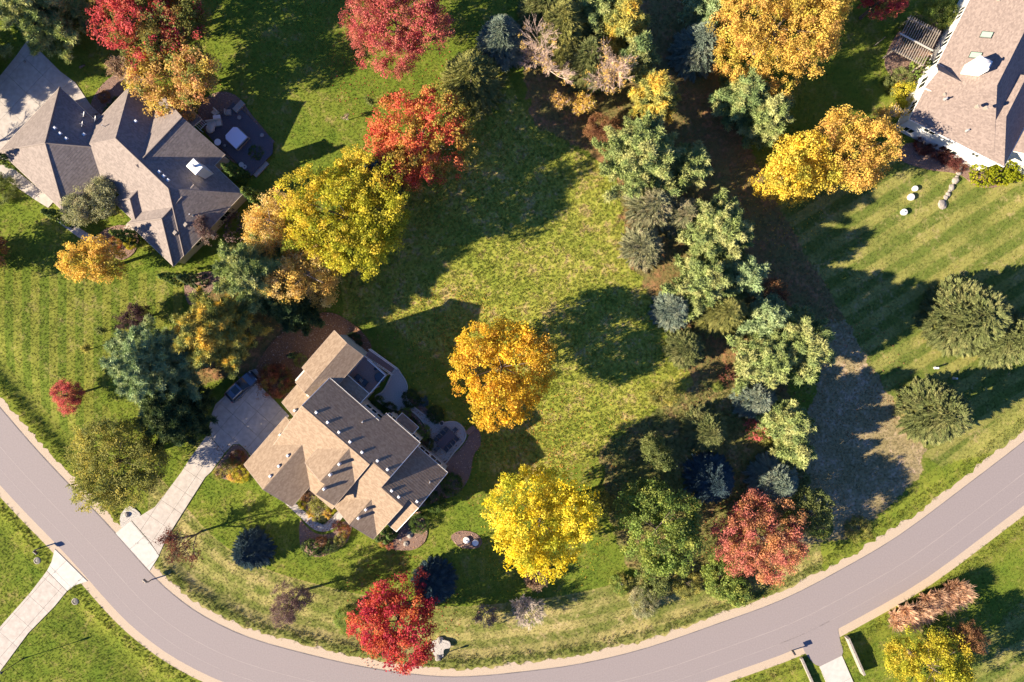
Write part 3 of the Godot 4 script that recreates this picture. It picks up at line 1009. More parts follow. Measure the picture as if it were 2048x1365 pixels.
	roof_vent(r, -0.8, 0.7, cn, 0.3, 0.3)
	roof(o, [[rect(8.95, 11.7, 4.8, 5.9), Vector3(3.5 + 4.8 * 0.35, 0, -0.35)]], M.tan_roof, M.trim_white, 0.14)
	# windows of the back walls
	for s in [5.1, 6.0]:
		window(o, s, 5.9, 3.75, 0.7, 0.8, Vector2(0, 1))
	window(o, 7.2, 5.6, 3.75, 0.5, 0.6, Vector2(0, 1))
	for s in [5.3, 6.2, 7.1]:
		window(o, s, 3.0, 3.75, 0.75, 1.4, Vector2(0, 1))
	for s in [8.4, 12.25]:
		window(o, s, 5.2, 4.85, 1.2, 1.2, Vector2(0, 1), 2)
		window(o, s, 3.7, 4.85, 1.2, 1.1, Vector2(0, 1), 2)
	window(o, 10.4, 1.4, 4.855, 2.2, 2.2, Vector2(0, 1), 3)
	window(o, 14.2, 2.6, 4.05, 1.5, 1.7, Vector2(0, 1), 2)
	window(o, 16.0, 2.4, 4.05, 1.7, 1.9, Vector2(0, 1), 2)
	# garage doors toward the drive, and the front door
	for n in [-5.6, -8.6]:
		var st := begin()
		for i in 4:
			box(st, Vector3(-1.25, i * 0.6 + 0.01, 0), Vector3(1.25, i * 0.6 + 0.58, 0.05))
		part(o, "garage_door", st.commit(), M.trim_white, Vector3(-0.96, 0.05, -n), Vector3(0, -PI / 2, 0))
	part(o, "door", box_mesh(Vector3(1.0, 2.1, 0.06)), M.deck, Vector3(7.0, 0.1, 7.74))
	# timber deck on posts, with stairs to the patio
	var dk := Node3D.new()
	dk.name = "deck"
	o.add_child(dk, true)
	var y := 3.0
	for i in 22:
		var n0 := 5.105 + i * 0.146
		var bs := begin()
		box(bs, Vector3(0.65, y - 0.03, -(n0 + 0.138)), Vector3(4.4, y, -n0))
		part(dk, "deck_board", bs.commit(), M.deck)
	var fr := begin()
	for s in [0.72, 2.5, 4.33]:
		for n in [6.0, 8.15]:
			box(fr, Vector3(s - 0.08, -0.1, -n - 0.08), Vector3(s + 0.08, y - 0.26, -n + 0.08))
	box(fr, Vector3(0.66, y - 0.25, -8.24), Vector3(4.4, y - 0.035, -8.19))
	box(fr, Vector3(4.405, y - 0.25, -8.24), Vector3(4.45, y - 0.035, -5.1))
	part(dk, "deck_frame", fr.commit(), M.wood_grey)
	var rl := begin()
	for e in [[Vector3(1.5, y, -8.2), Vector3(4.42, y, -8.2)], [Vector3(4.42, y, -8.2), Vector3(4.42, y, -5.2)]]:
		var a: Vector3 = e[0]
		var b: Vector3 = e[1]
		var lo := a.min(b) - Vector3(0.04, 0, 0.04)
		var hi := a.max(b) + Vector3(0.04, 0, 0.04)
		box(rl, Vector3(lo.x, y + 0.92, lo.z), Vector3(hi.x, y + 0.99, hi.z))
		box(rl, Vector3(lo.x + 0.02, y + 0.1, lo.z + 0.02), Vector3(hi.x - 0.02, y + 0.15, hi.z - 0.02))
		var cnt := int(a.distance_to(b) / 0.14)
		for i in cnt + 1:
			var q := a.lerp(b, float(i) / cnt)
			tube(rl, q + Vector3(0, 0.12, 0), q + Vector3(0, 0.95, 0), 0.016, 0.016, 4)
	part(dk, "railing", rl.commit(), M.trim_white)
	var steps := 14
	for i in steps:
		var f := float(i) / steps
		var s0 := 0.75 + 3.8 * f
		var ts := begin()
		box(ts, Vector3(s0, y * (1.0 - f) - 0.25, -9.2), Vector3(s0 + 0.29, y * (1.0 - f) - 0.2, -8.3))
		part(dk, "stair_tread", ts.commit(), M.deck)
	var sr := begin()
	for n in [8.27, 9.25]:
		tube(sr, Vector3(0.7, y + 0.9, -n), Vector3(4.7, 1.0, -n), 0.045, 0.045, 6)
		tube(sr, Vector3(0.7, y - 0.25, -n), Vector3(4.7, -0.1, -n), 0.07, 0.07, 4)
		for q in [0.72, 2.1, 3.4, 4.65]:
			var f: float = (q - 0.7) / 4.0
			tube(sr, Vector3(q, (y - 0.25) * (1.0 - f) - 0.3, -n), Vector3(q, (y + 0.9) * (1.0 - f) + 1.0 * f, -n), 0.035, 0.035, 5)
	part(dk, "stair_rail", sr.commit(), M.trim_white)

func build_brown_house() -> void:
	var o := thing("brown_roofed_house", "house with brown hip roofs, a white chimney and a hot tub deck", "house", Vector3(-63.64,0,-23.46), -(0.75922))
	var W: Material = M.siding_cream
	var blocks := [
		[-0.35, 10.95, 0.0, 10.95, 3.0, 0.56, true, true, true],
		[5.88, 25.36, 6.4, 17.12, 3.02, 0.645, true, true, true],
		[9.95, 20.35, 11.0, 19.05, 3.0, 0.62, false, false, false],
		[17.5, 25.3, 4.5, 14.0, 3.01, 0.645, false, true, false],
		[14.3, 18.3, 5.2, 10.2, 3.03, 0.65, false, true, false],
	]
	var rs := []
	for b in blocks:
		var sl := hip_slopes(b[0], b[1], b[2], b[3], b[4], b[5], b[6], b[7], b[8])
		rs.append([roof(o, sl, M.brown_roof, M.trim_cream, 0.2, true), sl])
		var top: float = b[4] - 0.2
		body(o, PackedVector2Array([Vector2(b[2] + 0.45, -0.3), Vector2(b[2] + 0.45, top), Vector2(b[3] - 0.45, top), Vector2(b[3] - 0.45, -0.3)]), b[0] + 0.45, b[1] - 0.45, true, W)
	# gable end of the cross wing
	body(o, PackedVector2Array([Vector2(10.4, 2.7), Vector2(15.15, 5.95), Vector2(19.9, 2.7)]), 17.3, 18.6, false, W)
	cap(rs[1][0], [[Vector3(11.24, 6.50, 11.76), Vector3(20.0, 6.50, 11.76)], [Vector3(20.0, 6.50, 11.76), Vector3(25.36, 3.05, 6.4)]], M.brown_roof)
	cap(rs[2][0], [[Vector3(15.15, 6.25, 12.0), Vector3(15.15, 6.25, 19.05)]], M.brown_roof)
	cap(rs[3][0], [[Vector3(21.4, 5.55, 8.4), Vector3(21.4, 5.55, 12.0)], [Vector3(21.4, 5.55, 8.4), Vector3(17.5, 3.03, 4.5)], [Vector3(21.4, 5.55, 8.4), Vector3(25.3, 3.03, 4.5)]], M.brown_roof)
	cap(rs[0][0], [[Vector3(5.3, 6.1, 5.47), Vector3(-0.35, 3.02, 0)], [Vector3(5.3, 6.1, 5.47), Vector3(-0.35, 3.02, 10.95)], [Vector3(5.3, 6.1, 5.47), Vector3(10.95, 3.02, 0)], [Vector3(5.3, 6.1, 5.47), Vector3(10.95, 3.02, 10.95)]], M.brown_roof)
	cap(rs[4][0], [[Vector3(16.3, 4.35, 7.2), Vector3(16.3, 4.35, 10.0)], [Vector3(16.3, 4.35, 7.2), Vector3(14.3, 3.05, 5.2)], [Vector3(16.3, 4.35, 7.2), Vector3(18.3, 3.05, 5.2)]], M.brown_roof)
	# low porch roof behind the gable
	var porch := roof(o, [[rect(11.6, 15.0, 18.7, 20.2), Vector3(2.95 + 18.7 * 0.25, 0, -0.25)]], M.brown_roof, M.trim_cream)
	part(porch, "post", box_mesh(Vector3(0.12, 2.5, 0.12)), M.trim_white, Vector3(11.75, 0, -20.0))
	# vents
	var up1: Vector3 = rs[0][1][1][1]
	for q in [Vector2(4.18,7.32), Vector2(5.12,7.29), Vector2(6.05,7.35), Vector2(6.66,9.01)]:
		roof_vent(rs[0][0], q.x, q.y, up1, 0.2, 0.34)
	var up2: Vector3 = rs[1][1][1][1]
	for q in [Vector2(17.62,12.39), Vector2(18.36,12.39), Vector2(19.06,12.39), Vector2(10.5,14.63)]:
		roof_vent(rs[1][0], q.x, q.y, up2, 0.2, 0.34)
	var hipl: Vector3 = rs[1][1][2][1]
	vent_pipe(rs[1][0], 8.0, 11.5, hipl, 0.6, 0.06)
	vent_pipe(rs[1][0], 23.3, 11.0, rs[1][1][3][1], 0.9, 0.08)
	roof_vent(rs[1][0], 23.4, 9.6, rs[1][1][3][1], 0.15, 0.5, M.wood_grey)
	roof_vent(rs[3][0], 23.2, 8.0, rs[3][1][1][1], 0.15, 0.5, M.wood_grey)
	# chimney
	var ch := begin()
	box(ch, Vector3(-0.7, -2.2, -0.55), Vector3(0.7, 1.7, 0.55))
	box(ch, Vector3(-0.8, 1.7, -0.65), Vector3(0.8, 1.85, 0.65), 0.05)
	var q := Vector2(20.56,15.83)
	var c := part(o, "chimney", ch.commit(), M.siding_white, Vector3(q.x, 4.9, -q.y))
	part(c, "flue", lathe([[0.16, 0.0], [0.16, 0.35], [0.22, 0.36], [0.0, 0.45]], 10), M.metal, Vector3(0, 1.85, 0))
	# satellite dishes
	for d in [Vector2(4.63,10.69), Vector2(5.82,11.23), Vector2(5.66,9.79)]:
		var dn := Node3D.new()
		dn.name = "satellite_dish"
		rs[0][0].add_child(dn, true)
		dn.position = Vector3(d.x, slope_h(up1, d.x, d.y), -d.y)
		dn.rotation.y = 0.6
		var ds := begin()
		tube(ds, Vector3(0, -0.1, 0), Vector3(0, 0.5, 0), 0.03, 0.03, 5)
		tube(ds, Vector3(0, 0.5, 0), Vector3(-0.35, 0.62, 0), 0.02, 0.02, 4)
		part(dn, "mount", ds.commit(), M.metal)
		part(dn, "reflector", lathe([[0.0, 0.0], [0.18, 0.03], [0.34, 0.10], [0.36, 0.12], [0.18, 0.05], [0.0, 0.02]], 16), M.white_metal, Vector3(0.05, 0.5, 0), Vector3(0, 0, 0.9))
	# windows in the end wall
	for w in [[15.9, 2.2, 0.7, 0.5], [13.2, 1.5, 1.5, 1.3], [11.2, 2.2, 0.7, 0.5], [8.6, 1.6, 1.2, 1.1]]:
		window(o, 24.92 if w[0] > 13.6 or true else 24.86, w[1], w[0], w[2], w[3], Vector2(1, 0), 2 if w[2] > 1.0 else 1, M.trim_cream)
	window(o, 17.6, 1.6, 18.61, 1.6, 1.3, Vector2(0, 1), 2, M.trim_cream)
	for s in [2.5, 7.5]:
		var st := begin()
		for i in 4:
			box(st, Vector3(-1.3, i * 0.6 + 0.01, 0), Vector3(1.3, i * 0.6 + 0.58, 0.05))
		part(o, "garage_door", st.commit(), M.trim_white, Vector3(0.09, 0.05, -s - 0.6), Vector3(0, -PI / 2, 0))

func build_white_house() -> void:
	var o := thing("white_house", "white-walled house with rosy hip roof and two skylights", "house", Vector3(48.7,0,-27.2), -(0.46818))
	var W: Material = M.siding_white
	var blocks := [
		[0.0, 11.6, 0.0, 28.0, 4.4, 0.72, false, true, false],
		[5.2, 13.0, 0.03, 9.4, 4.42, 0.70, false, true, false],
		[13.05, 26.0, 2.2, 15.0, 4.4, 0.70, false, false, false],
	]
	var rs := []
	for b in blocks:
		var sl := hip_slopes(b[0], b[1], b[2], b[3], b[4], b[5], b[6], b[7], b[8])
		rs.append([roof(o, sl, M.rose_roof, M.trim_white, 0.2, true), sl])
		var top: float = b[4] - 0.18
		body(o, PackedVector2Array([Vector2(b[2] + 0.45, -0.4), Vector2(b[2] + 0.45, top), Vector2(b[3] - 0.45, top), Vector2(b[3] - 0.45, -0.4)]), b[0] + 0.45, b[1] - 0.45, true, W)
	var lit: Vector3 = rs[0][1][0][1]
	# gabled bay on the long wall
	var bay := hip_slopes(-0.25, 4.0, 4.0, 7.3, 4.9, 0.95, true, false, false)
	roof(o, bay, M.rose_roof, M.trim_white, 0.2, true)
	body(o, PackedVector2Array([Vector2(4.25, -0.4), Vector2(4.25, 4.9), Vector2(5.65, 6.3), Vector2(7.05, 4.9), Vector2(7.05, -0.4)]), 0.05, 2.5, true, W)
	# chimney
	var ch := begin()
	box(ch, Vector3(-0.8, -2.5, -0.6), Vector3(0.8, 1.9, 0.6))
	box(ch, Vector3(-0.62, 1.9, -0.42), Vector3(0.62, 2.15, 0.42), 0.08)
	var q := Vector2(3.16,7.26)
	var c := part(o, "chimney", ch.commit(), M.siding_white, Vector3(q.x, 7.0, -q.y))
	part(c, "flue", lathe([[0.17, 0.0], [0.17, 0.3], [0.24, 0.32], [0.0, 0.4]], 10), M.metal, Vector3(0.1, 2.15, 0))
	# skylights
	for u in [Vector2(2.92,11.96), Vector2(2.86,9.21)]:
		var sk := Node3D.new()
		sk.name = "skylight"
		rs[0][0].add_child(sk, true)
		sk.position = Vector3(u.x, slope_h(lit, u.x, u.y) + 0.02, -u.y)
		sk.rotation.z = atan(0.72)
		var fs := begin()
		box(fs, Vector3(-0.65, 0, -0.42), Vector3(0.65, 0.1, 0.42), 0.03)
		part(sk, "frame", fs.commit(), M.dark_metal)
		part(sk, "pane", box_mesh(Vector3(1.14, 0.02, 0.68)), M.skylight, Vector3(0, 0.102, 0))
	for u in [Vector2(1.94,3.78), Vector2(5.09,2.93), Vector2(5.83,2.91), Vector2(2.44,16.59)]:
		roof_vent(rs[0][0], u.x, u.y, lit, 0.18, 0.3, M.wood_grey)
	for u in [Vector2(1.97,2.93), Vector2(6.49,1.38)]:
		vent_pipe(rs[0][0], u.x, u.y, Vector3(4.4, 0, 0.72) if u.y < 3.0 else lit, 0.35, 0.1)
	# windows: the end wall in two rows, the long wall in groups of three
	for w in [[3.4, 3.3, 1.5, 0.9, 2], [1.7, 1.3, 1.3, 1.0, 2], [7.4, 1.2, 2.2, 1.1, 3], [9.8, 3.3, 1.0, 0.9, 2]]:
		window(o, w[0], w[1], 0.45, w[2], w[3], Vector2(0, -1), w[4])
	for w in [[2.6, 2.6, 1.8], [9.5, 2.6, 2.0], [12.2, 2.6, 2.0], [15.8, 2.8, 1.8], [18.8, 2.8, 1.8]]:
		window(o, 0.45, w[1], w[0], w[2], 1.5, Vector2(-1, 0), 3)
	window(o, 0.05, 3.0, 5.65, 1.6, 1.4, Vector2(-1, 0), 2)
	for n in [0.6, 13.8]:
		var dsp := begin()
		tube(dsp, Vector3(0, -0.1, 0), Vector3(0, 4.2, 0), 0.05, 0.05, 6)
		part(o, "downspout", dsp.commit(), M.white_metal, Vector3(0.38, 0, -n))

# ---------------------------------------------------------------- foliage
func leaf_at(st: SurfaceTool, p: Vector3, n: Vector3, size: float, tone: float, long := 1.5) -> void:
	var x := n.cross(Vector3(rng.randf() - 0.5, rng.randf() - 0.5, rng.randf() - 0.5)).normalized()
	var y := n.cross(x).normalized()
	var a := p - x * size * 0.5 * long
	var b := p + y * size * 0.5 - n * size * 0.12
	var c := p + x * size * 0.5 * long
	var d := p - y * size * 0.5 - n * size * 0.12
	st.set_color(Color(tone, tone, tone))
	tri(st, a, b, c, n)
	tri(st, a, c, d, n)

func ball_dir() -> Vector3:
	var z := rng.randf_range(-1.0, 1.0)
	var t := rng.randf() * TAU
	var r := sqrt(1.0 - z * z)
	return Vector3(r * cos(t), z, r * sin(t))

func make_clumps() -> void:
	rng.seed = 5
	# a spray of leaves about a metre across
	for spec in [["leafy", 54, 0.17], ["fine_leafy", 76, 0.125], ["thin", 16, 0.17]]:
		var st := begin()
		for i in spec[1]:
			var d := ball_dir()
			var p := d * 0.62 * pow(rng.randf(), 0.6)
			var n := (d * 0.5 + ball_dir() * 0.75 + Vector3(-0.28, 0.62, 0.1)).normalized()
			leaf_at(st, p, n, spec[2] * rng.randf_range(0.7, 1.25), rng.randf_range(0.78, 1.2), 1.35)
		clump[spec[0]] = st.commit()
	# a pine shoot: long needles bursting from a short twig
	var st := begin()
	for i in 84:
		var d := (ball_dir() + Vector3(0, 0.55, 0)).normalized()
		var root := d * 0.05 + Vector3(rng.randf() - 0.5, (rng.randf() - 0.5) * 0.6, rng.randf() - 0.5) * 0.36
		var w := d.cross(ball_dir()).normalized() * 0.045
		var s := rng.randf_range(0.75, 1.2)
		st.set_color(Color(s, s, s))
		tri(st, root - w, root + w, root + d * rng.randf_range(0.28, 0.46), w.cross(d))
	clump["pine"] = st.commit()
	# a spruce spray: flat, pointing along +x, with side twigs
	st = begin()
	for i in 16:
		var t := i / 15.0
		for s in [-1.0, 1.0]:
			var root := Vector3(t * 0.85, 0.03 * sin(i * 1.7), 0)
			var reach := 0.42 * (1.0 - t * 0.75)
			var tip := root + Vector3(0.30, rng.randf_range(-0.06, 0.10), s * reach)
			var w := Vector3(0.05, rng.randf_range(-0.02, 0.03), 0)
			var sh := rng.randf_range(0.75, 1.2)
			st.set_color(Color(sh, sh, sh))
			tri(st, root - w, root + w, tip, Vector3.UP)
			tri(st, root + Vector3(0, -0.03, 0), root + Vector3(0.02, 0.07, 0), tip + Vector3(0, -0.03, 0), Vector3(0, 0, s))
	clump["spruce"] = st.commit()
	# flat scaly fans of an arborvitae
	st = begin()
	for i in 34:
		var d := (ball_dir() + Vector3(0, 0.35, 0)).normalized()
		var p := d * 0.42 * pow(rng.randf(), 0.5)
		leaf_at(st, p, (d + ball_dir() * 0.5).normalized(), rng.randf_range(0.13, 0.22), rng.randf_range(0.75, 1.2), 1.6)
	clump["scaly"] = st.commit()
	# feathery ornamental grass: arching blades
	st = begin()
	for i in 90:
		var t := rng.randf() * TAU
		var out := Vector3(cos(t), 0, sin(t))
		var reach := rng.randf_range(0.15, 0.75)
		var tip := out * reach + Vector3(0, rng.randf_range(0.65, 1.0), 0)
		var mid := out * reach * 0.35 + Vector3(0, 0.62, 0)
		var w := out.cross(Vector3.UP) * 0.035
		var s := rng.randf_range(0.7, 1.25)
		st.set_color(Color(s, s, s))
		tri(st, out * 0.06 - w, out * 0.06 + w, mid + w, out)
		tri(st, mid + w, mid - w, tip, out)
	clump["plume"] = st.commit()
	# a tuft of grass, one metre wide and high before scaling
	st = begin()
	for i in 7:
		var t := rng.randf() * TAU
		var root := Vector3(cos(t), 0, sin(t)) * rng.randf() * 0.5
		var lean := Vector3(rng.randf() - 0.5, 0, rng.randf() - 0.5) * 1.1
		var w := Vector3(sin(t), 0, -cos(t)) * 0.13
		var s := rng.randf_range(0.8, 1.25)
		st.set_color(Color(s, s, s))
		tri(st, root - w, root + w, root + lean + Vector3(0, rng.randf_range(0.6, 1.0), 0), Vector3(cos(t), 0.3, sin(t)))
	clump["tuft"] = st.commit()
	st = begin()
	leaf_at(st, Vector3.ZERO, Vector3.UP, 1.0, 1.0, 1.4)
	clump["leaf"] = st.commit()

# the dyes of each kind of foliage
var dye := {
	"yellow": [Color(0.74, 0.53, 0.06), Color(0.66, 0.50, 0.07), Color(0.76, 0.58, 0.09), Color(0.46, 0.42, 0.06)],
	"gold": [Color(0.72, 0.47, 0.04), Color(0.74, 0.52, 0.05), Color(0.66, 0.37, 0.05), Color(0.62, 0.47, 0.05)],
	"lemon": [Color(0.779, 0.597, 0.032), Color(0.675, 0.597, 0.052), Color(0.850, 0.675, 0.078), Color(0.441, 0.441, 0.039)],
	"straw": [Color(0.727, 0.468, 0.130), Color(0.779, 0.546, 0.156), Color(0.584, 0.428, 0.103), Color(0.714, 0.546, 0.260)],
	"amber": [Color(0.66, 0.45, 0.10), Color(0.70, 0.50, 0.11), Color(0.62, 0.37, 0.11), Color(0.52, 0.44, 0.08)],
	"limegold": [Color(0.401, 0.401, 0.035), Color(0.566, 0.472, 0.047), Color(0.283, 0.319, 0.035), Color(0.649, 0.496, 0.059)],
	"red": [Color(0.46, 0.05, 0.06), Color(0.40, 0.03, 0.05), Color(0.52, 0.10, 0.06), Color(0.42, 0.04, 0.09)],
	"scarlet": [Color(0.56, 0.08, 0.07), Color(0.48, 0.045, 0.08), Color(0.58, 0.17, 0.06), Color(0.42, 0.04, 0.07)],
	"rose": [Color(0.543, 0.142, 0.130), Color(0.472, 0.094, 0.106), Color(0.590, 0.212, 0.165), Color(0.354, 0.130, 0.083)],
	"rust": [Color(0.54, 0.20, 0.145), Color(0.48, 0.15, 0.13), Color(0.56, 0.27, 0.11), Color(0.40, 0.21, 0.12)],
	"coral": [Color(0.614, 0.189, 0.083), Color(0.566, 0.083, 0.071), Color(0.590, 0.354, 0.083), Color(0.330, 0.283, 0.059)],
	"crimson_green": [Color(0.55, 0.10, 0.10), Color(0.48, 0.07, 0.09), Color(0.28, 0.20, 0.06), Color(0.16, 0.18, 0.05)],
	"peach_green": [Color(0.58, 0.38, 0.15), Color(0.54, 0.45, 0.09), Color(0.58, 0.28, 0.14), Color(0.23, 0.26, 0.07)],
	"green": [Color(0.20, 0.235, 0.075), Color(0.155, 0.19, 0.06), Color(0.27, 0.285, 0.10), Color(0.12, 0.155, 0.05)],
	"leafgreen": [Color(0.170, 0.254, 0.056), Color(0.241, 0.312, 0.071), Color(0.325, 0.354, 0.078), Color(0.113, 0.170, 0.042)],
	"olive": [Color(0.269, 0.276, 0.078), Color(0.354, 0.332, 0.085), Color(0.184, 0.212, 0.064), Color(0.425, 0.368, 0.092)],
	"pine": [Color(0.262, 0.326, 0.109), Color(0.198, 0.262, 0.096), Color(0.346, 0.384, 0.141), Color(0.422, 0.429, 0.173)],
	"pine_deep": [Color(0.166, 0.237, 0.090), Color(0.211, 0.282, 0.109), Color(0.282, 0.333, 0.122), Color(0.358, 0.378, 0.147)],
	"pine_yellow": [Color(0.243, 0.275, 0.083), Color(0.563, 0.461, 0.102), Color(0.307, 0.320, 0.090), Color(0.691, 0.486, 0.090)],
	"pine_blue": [Color(0.262, 0.352, 0.166), Color(0.326, 0.410, 0.198), Color(0.211, 0.288, 0.141), Color(0.397, 0.454, 0.211)],
	"spruce": [Color(0.22, 0.255, 0.095), Color(0.27, 0.29, 0.115), Color(0.175, 0.215, 0.08), Color(0.32, 0.325, 0.135)],
	"spruce_olive": [Color(0.354, 0.354, 0.114), Color(0.282, 0.294, 0.096), Color(0.420, 0.402, 0.138), Color(0.228, 0.246, 0.084)],
	"sage": [Color(0.336, 0.342, 0.192), Color(0.402, 0.396, 0.234), Color(0.252, 0.270, 0.150), Color(0.444, 0.402, 0.252)],
	"blue": [Color(0.258, 0.324, 0.258), Color(0.324, 0.390, 0.306), Color(0.204, 0.264, 0.222), Color(0.396, 0.438, 0.336)],
	"blue_deep": [Color(0.072, 0.126, 0.156), Color(0.096, 0.156, 0.186), Color(0.060, 0.102, 0.126), Color(0.132, 0.198, 0.216)],
	"dark": [Color(0.056, 0.094, 0.035), Color(0.075, 0.112, 0.037), Color(0.044, 0.075, 0.031), Color(0.106, 0.138, 0.044)],
	"arbor": [Color(0.062, 0.106, 0.022), Color(0.081, 0.138, 0.025), Color(0.050, 0.088, 0.022), Color(0.188, 0.225, 0.037)],
	"box": [Color(0.090, 0.150, 0.036), Color(0.120, 0.186, 0.042), Color(0.066, 0.114, 0.030), Color(0.168, 0.216, 0.060)],
	"goldhedge": [Color(0.27, 0.31, 0.012), Color(0.33, 0.35, 0.015), Color(0.20, 0.26, 0.012), Color(0.38, 0.37, 0.02)],
	"purple": [Color(0.085, 0.045, 0.055), Color(0.14, 0.085, 0.085), Color(0.055, 0.03, 0.04), Color(0.20, 0.13, 0.115)],
	"plumgrey": [Color(0.19, 0.12, 0.12), Color(0.24, 0.17, 0.155), Color(0.11, 0.06, 0.07), Color(0.28, 0.20, 0.17)],
	"burgundy": [Color(0.13, 0.04, 0.035), Color(0.18, 0.065, 0.05), Color(0.09, 0.03, 0.03), Color(0.24, 0.11, 0.07)],
	"brown": [Color(0.30, 0.16, 0.075), Color(0.24, 0.12, 0.06), Color(0.36, 0.20, 0.09), Color(0.20, 0.09, 0.05)],
	"buff": [Color(0.42, 0.29, 0.20), Color(0.36, 0.23, 0.16), Color(0.48, 0.35, 0.25), Color(0.30, 0.18, 0.13)],
	"mixedfire": [Color(0.30, 0.10, 0.05), Color(0.34, 0.27, 0.06), Color(0.14, 0.06, 0.04), Color(0.44, 0.16, 0.08)],
	"flame": [Color(0.50, 0.16, 0.07), Color(0.40, 0.30, 0.06), Color(0.55, 0.24, 0.10), Color(0.18, 0.18, 0.04)],
	"feather": [Color(0.66, 0.44, 0.30), Color(0.58, 0.36, 0.24), Color(0.72, 0.52, 0.37), Color(0.48, 0.28, 0.17)],
}

# patches of dye inside one crown: neighbouring sprays share a colour, as branches do
func dyed(key: String, p: Vector3, sd: int, bias := 0.0) -> Color:
	var l: Array = dye[key]
	var t := noise_a.get_noise_3d(p.x * 7.0 + sd * 13.0, p.y * 7.0, p.z * 7.0 + sd * 5.0) * 1.7 + 0.45 + bias + rng.randf_range(-0.22, 0.22)
	var c: Color
	if rng.randf() < 0.12:
		c = l[rng.randi() % 4]
	else:
		var f := clampf(t, 0.0, 0.999) * 3.0
		c = l[int(f)].lerp(l[int(f) + 1], f - int(f))
	var j := rng.randf_range(0.82, 1.18)
	return Color(c.r * j, c.g * j, c.b * j)

func grow_trunk(o: Node3D, h: float, top: Vector3, r: float, limbs: int, reach: float, mat: Material) -> void:
	var st := begin()
	var knee := Vector3(top.x * 0.3, h * 0.4, top.z * 0.3)
	tube(st, Vector3(0, -0.3, 0), Vector3(0, 0.35, 0), r * 1.35, r, 8)
	tube(st, Vector3(0, 0.35, 0), knee, r, r * 0.8, 8)
	tube(st, knee, Vector3(top.x, h, top.z), r * 0.8, r * 0.12, 8)
	for i in limbs:
		var f := rng.randf_range(0.3, 0.85)
		var a := TAU * i / limbs + rng.randf_range(-0.4, 0.4)
		var p := Vector3(top.x, h, top.z) * f if f > 0.4 else knee * (f / 0.4)
		p = knee.lerp(Vector3(top.x, h, top.z), (f - 0.3) / 0.7)
		var e := p + Vector3(cos(a), rng.randf_range(0.35, 0.75), sin(a)) * reach * (1.1 - f * 0.6)
		tube(st, p, e, r * 0.42 * (1.2 - f), r * 0.06, 5)
	part(o, "trunk", st.commit(), mat)

# a broad-leaved crown: several lobes, sprays of leaves set over the outside of each
func broad_crown(h: float, r: float, low: float, lobes: int, sparse := 1.0) -> Array:
	var cy := (h + low) / 2.0
	var ry := (h - low) / 2.0
	var cs := [[Vector3(0, cy + ry * 0.12, 0), 0.66]]
	for i in lobes:
		var a := TAU * (i + rng.randf_range(-0.3, 0.3)) / lobes * 1.618 * 2.0
		var q := rng.randf_range(0.40, 0.66)
		var v := rng.randf_range(-0.45, 0.55)
		cs.append([Vector3(cos(a) * r * q, cy + ry * v, sin(a) * r * q), rng.randf_range(0.38, 0.54)])
	var size := clampf(r * 0.26, 0.7, 1.15)
	var want := int(sparse * 11.5 * r * (r + ry) / (size * size))
	var res := []
	var guard := 0
	while res.size() < want and guard < want * 8:
		guard += 1
		var c: Array = cs[rng.randi() % cs.size()]
		var d := ball_dir()
		if d.y < -0.2 and rng.randf() < 0.6:
			continue
		var rad: float = c[1] * (0.55 + 0.55 * sqrt(rng.randf()))
		var p: Vector3 = c[0] + Vector3(d.x * r, d.y * ry, d.z * r) * rad
		var deep := false
		for k in cs:
			var v: Vector3 = p - k[0]
			if Vector3(v.x / r, v.y / ry, v.z / r).length() < k[1] * 0.52:
				deep = true
				break
		if deep or p.y < low * 0.7:
			continue
		var s := size * rng.randf_range(0.65, 1.2)
		res.append(Transform3D(Basis.from_euler(Vector3(rng.randf() * TAU, rng.randf() * TAU, rng.randf() * TAU)).scaled(Vector3(s, s, s)), p))
	return res

# a white pine: whorls of rising limbs with needle shoots along them, uneven in length
func pine_crown(h: float, r: float, limb: SurfaceTool) -> Array:
	var res := []
	var tiers := int(h * 1.15)
	for t in tiers:
		var f := (t + 0.5) / tiers
		var y := h * (0.14 + 0.84 * f)
		var len_ := r * pow(1.0 - f, 0.45) * 1.0 * (0.75 if f < 0.12 else 1.0)
		var n := 5 + int(3.0 * (1.0 - f))
		var turn := rng.randf() * TAU
		for i in n:
			var a := turn + TAU * i / n + rng.randf_range(-0.25, 0.25)
			var L := maxf(0.35, len_ * rng.randf_range(0.62, 1.12))
			var rise := rng.randf_range(0.06, 0.30) + f * 0.35
			var dir := Vector3(cos(a), rise, sin(a)).normalized()
			var side := Vector3(-sin(a), 0, cos(a))
			tube(limb, Vector3(0, y, 0), Vector3(0, y, 0) + dir * L * 0.92, 0.05, 0.015, 4)
			var k := maxi(4, int(L * 4.2))
			for q in k:
				var g := 0.22 + 0.8 * (q + rng.randf()) / k
				var wing := (1.05 - g) * 0.5 * L * rng.randf_range(-1.0, 1.0) if q < k - 1 else 0.0
				var p := Vector3(0, y, 0) + dir * L * minf(g, 1.03) + side * wing + Vector3(0, rng.randf_range(-0.12, 0.16), 0)
				var s := rng.randf_range(0.9, 1.5)
				res.append(Transform3D(Basis.from_euler(Vector3(rng.randf_range(-0.5, 0.5), rng.randf() * TAU, rng.randf_range(-0.5, 0.5))).scaled(Vector3(s, s, s)), p))
	return res

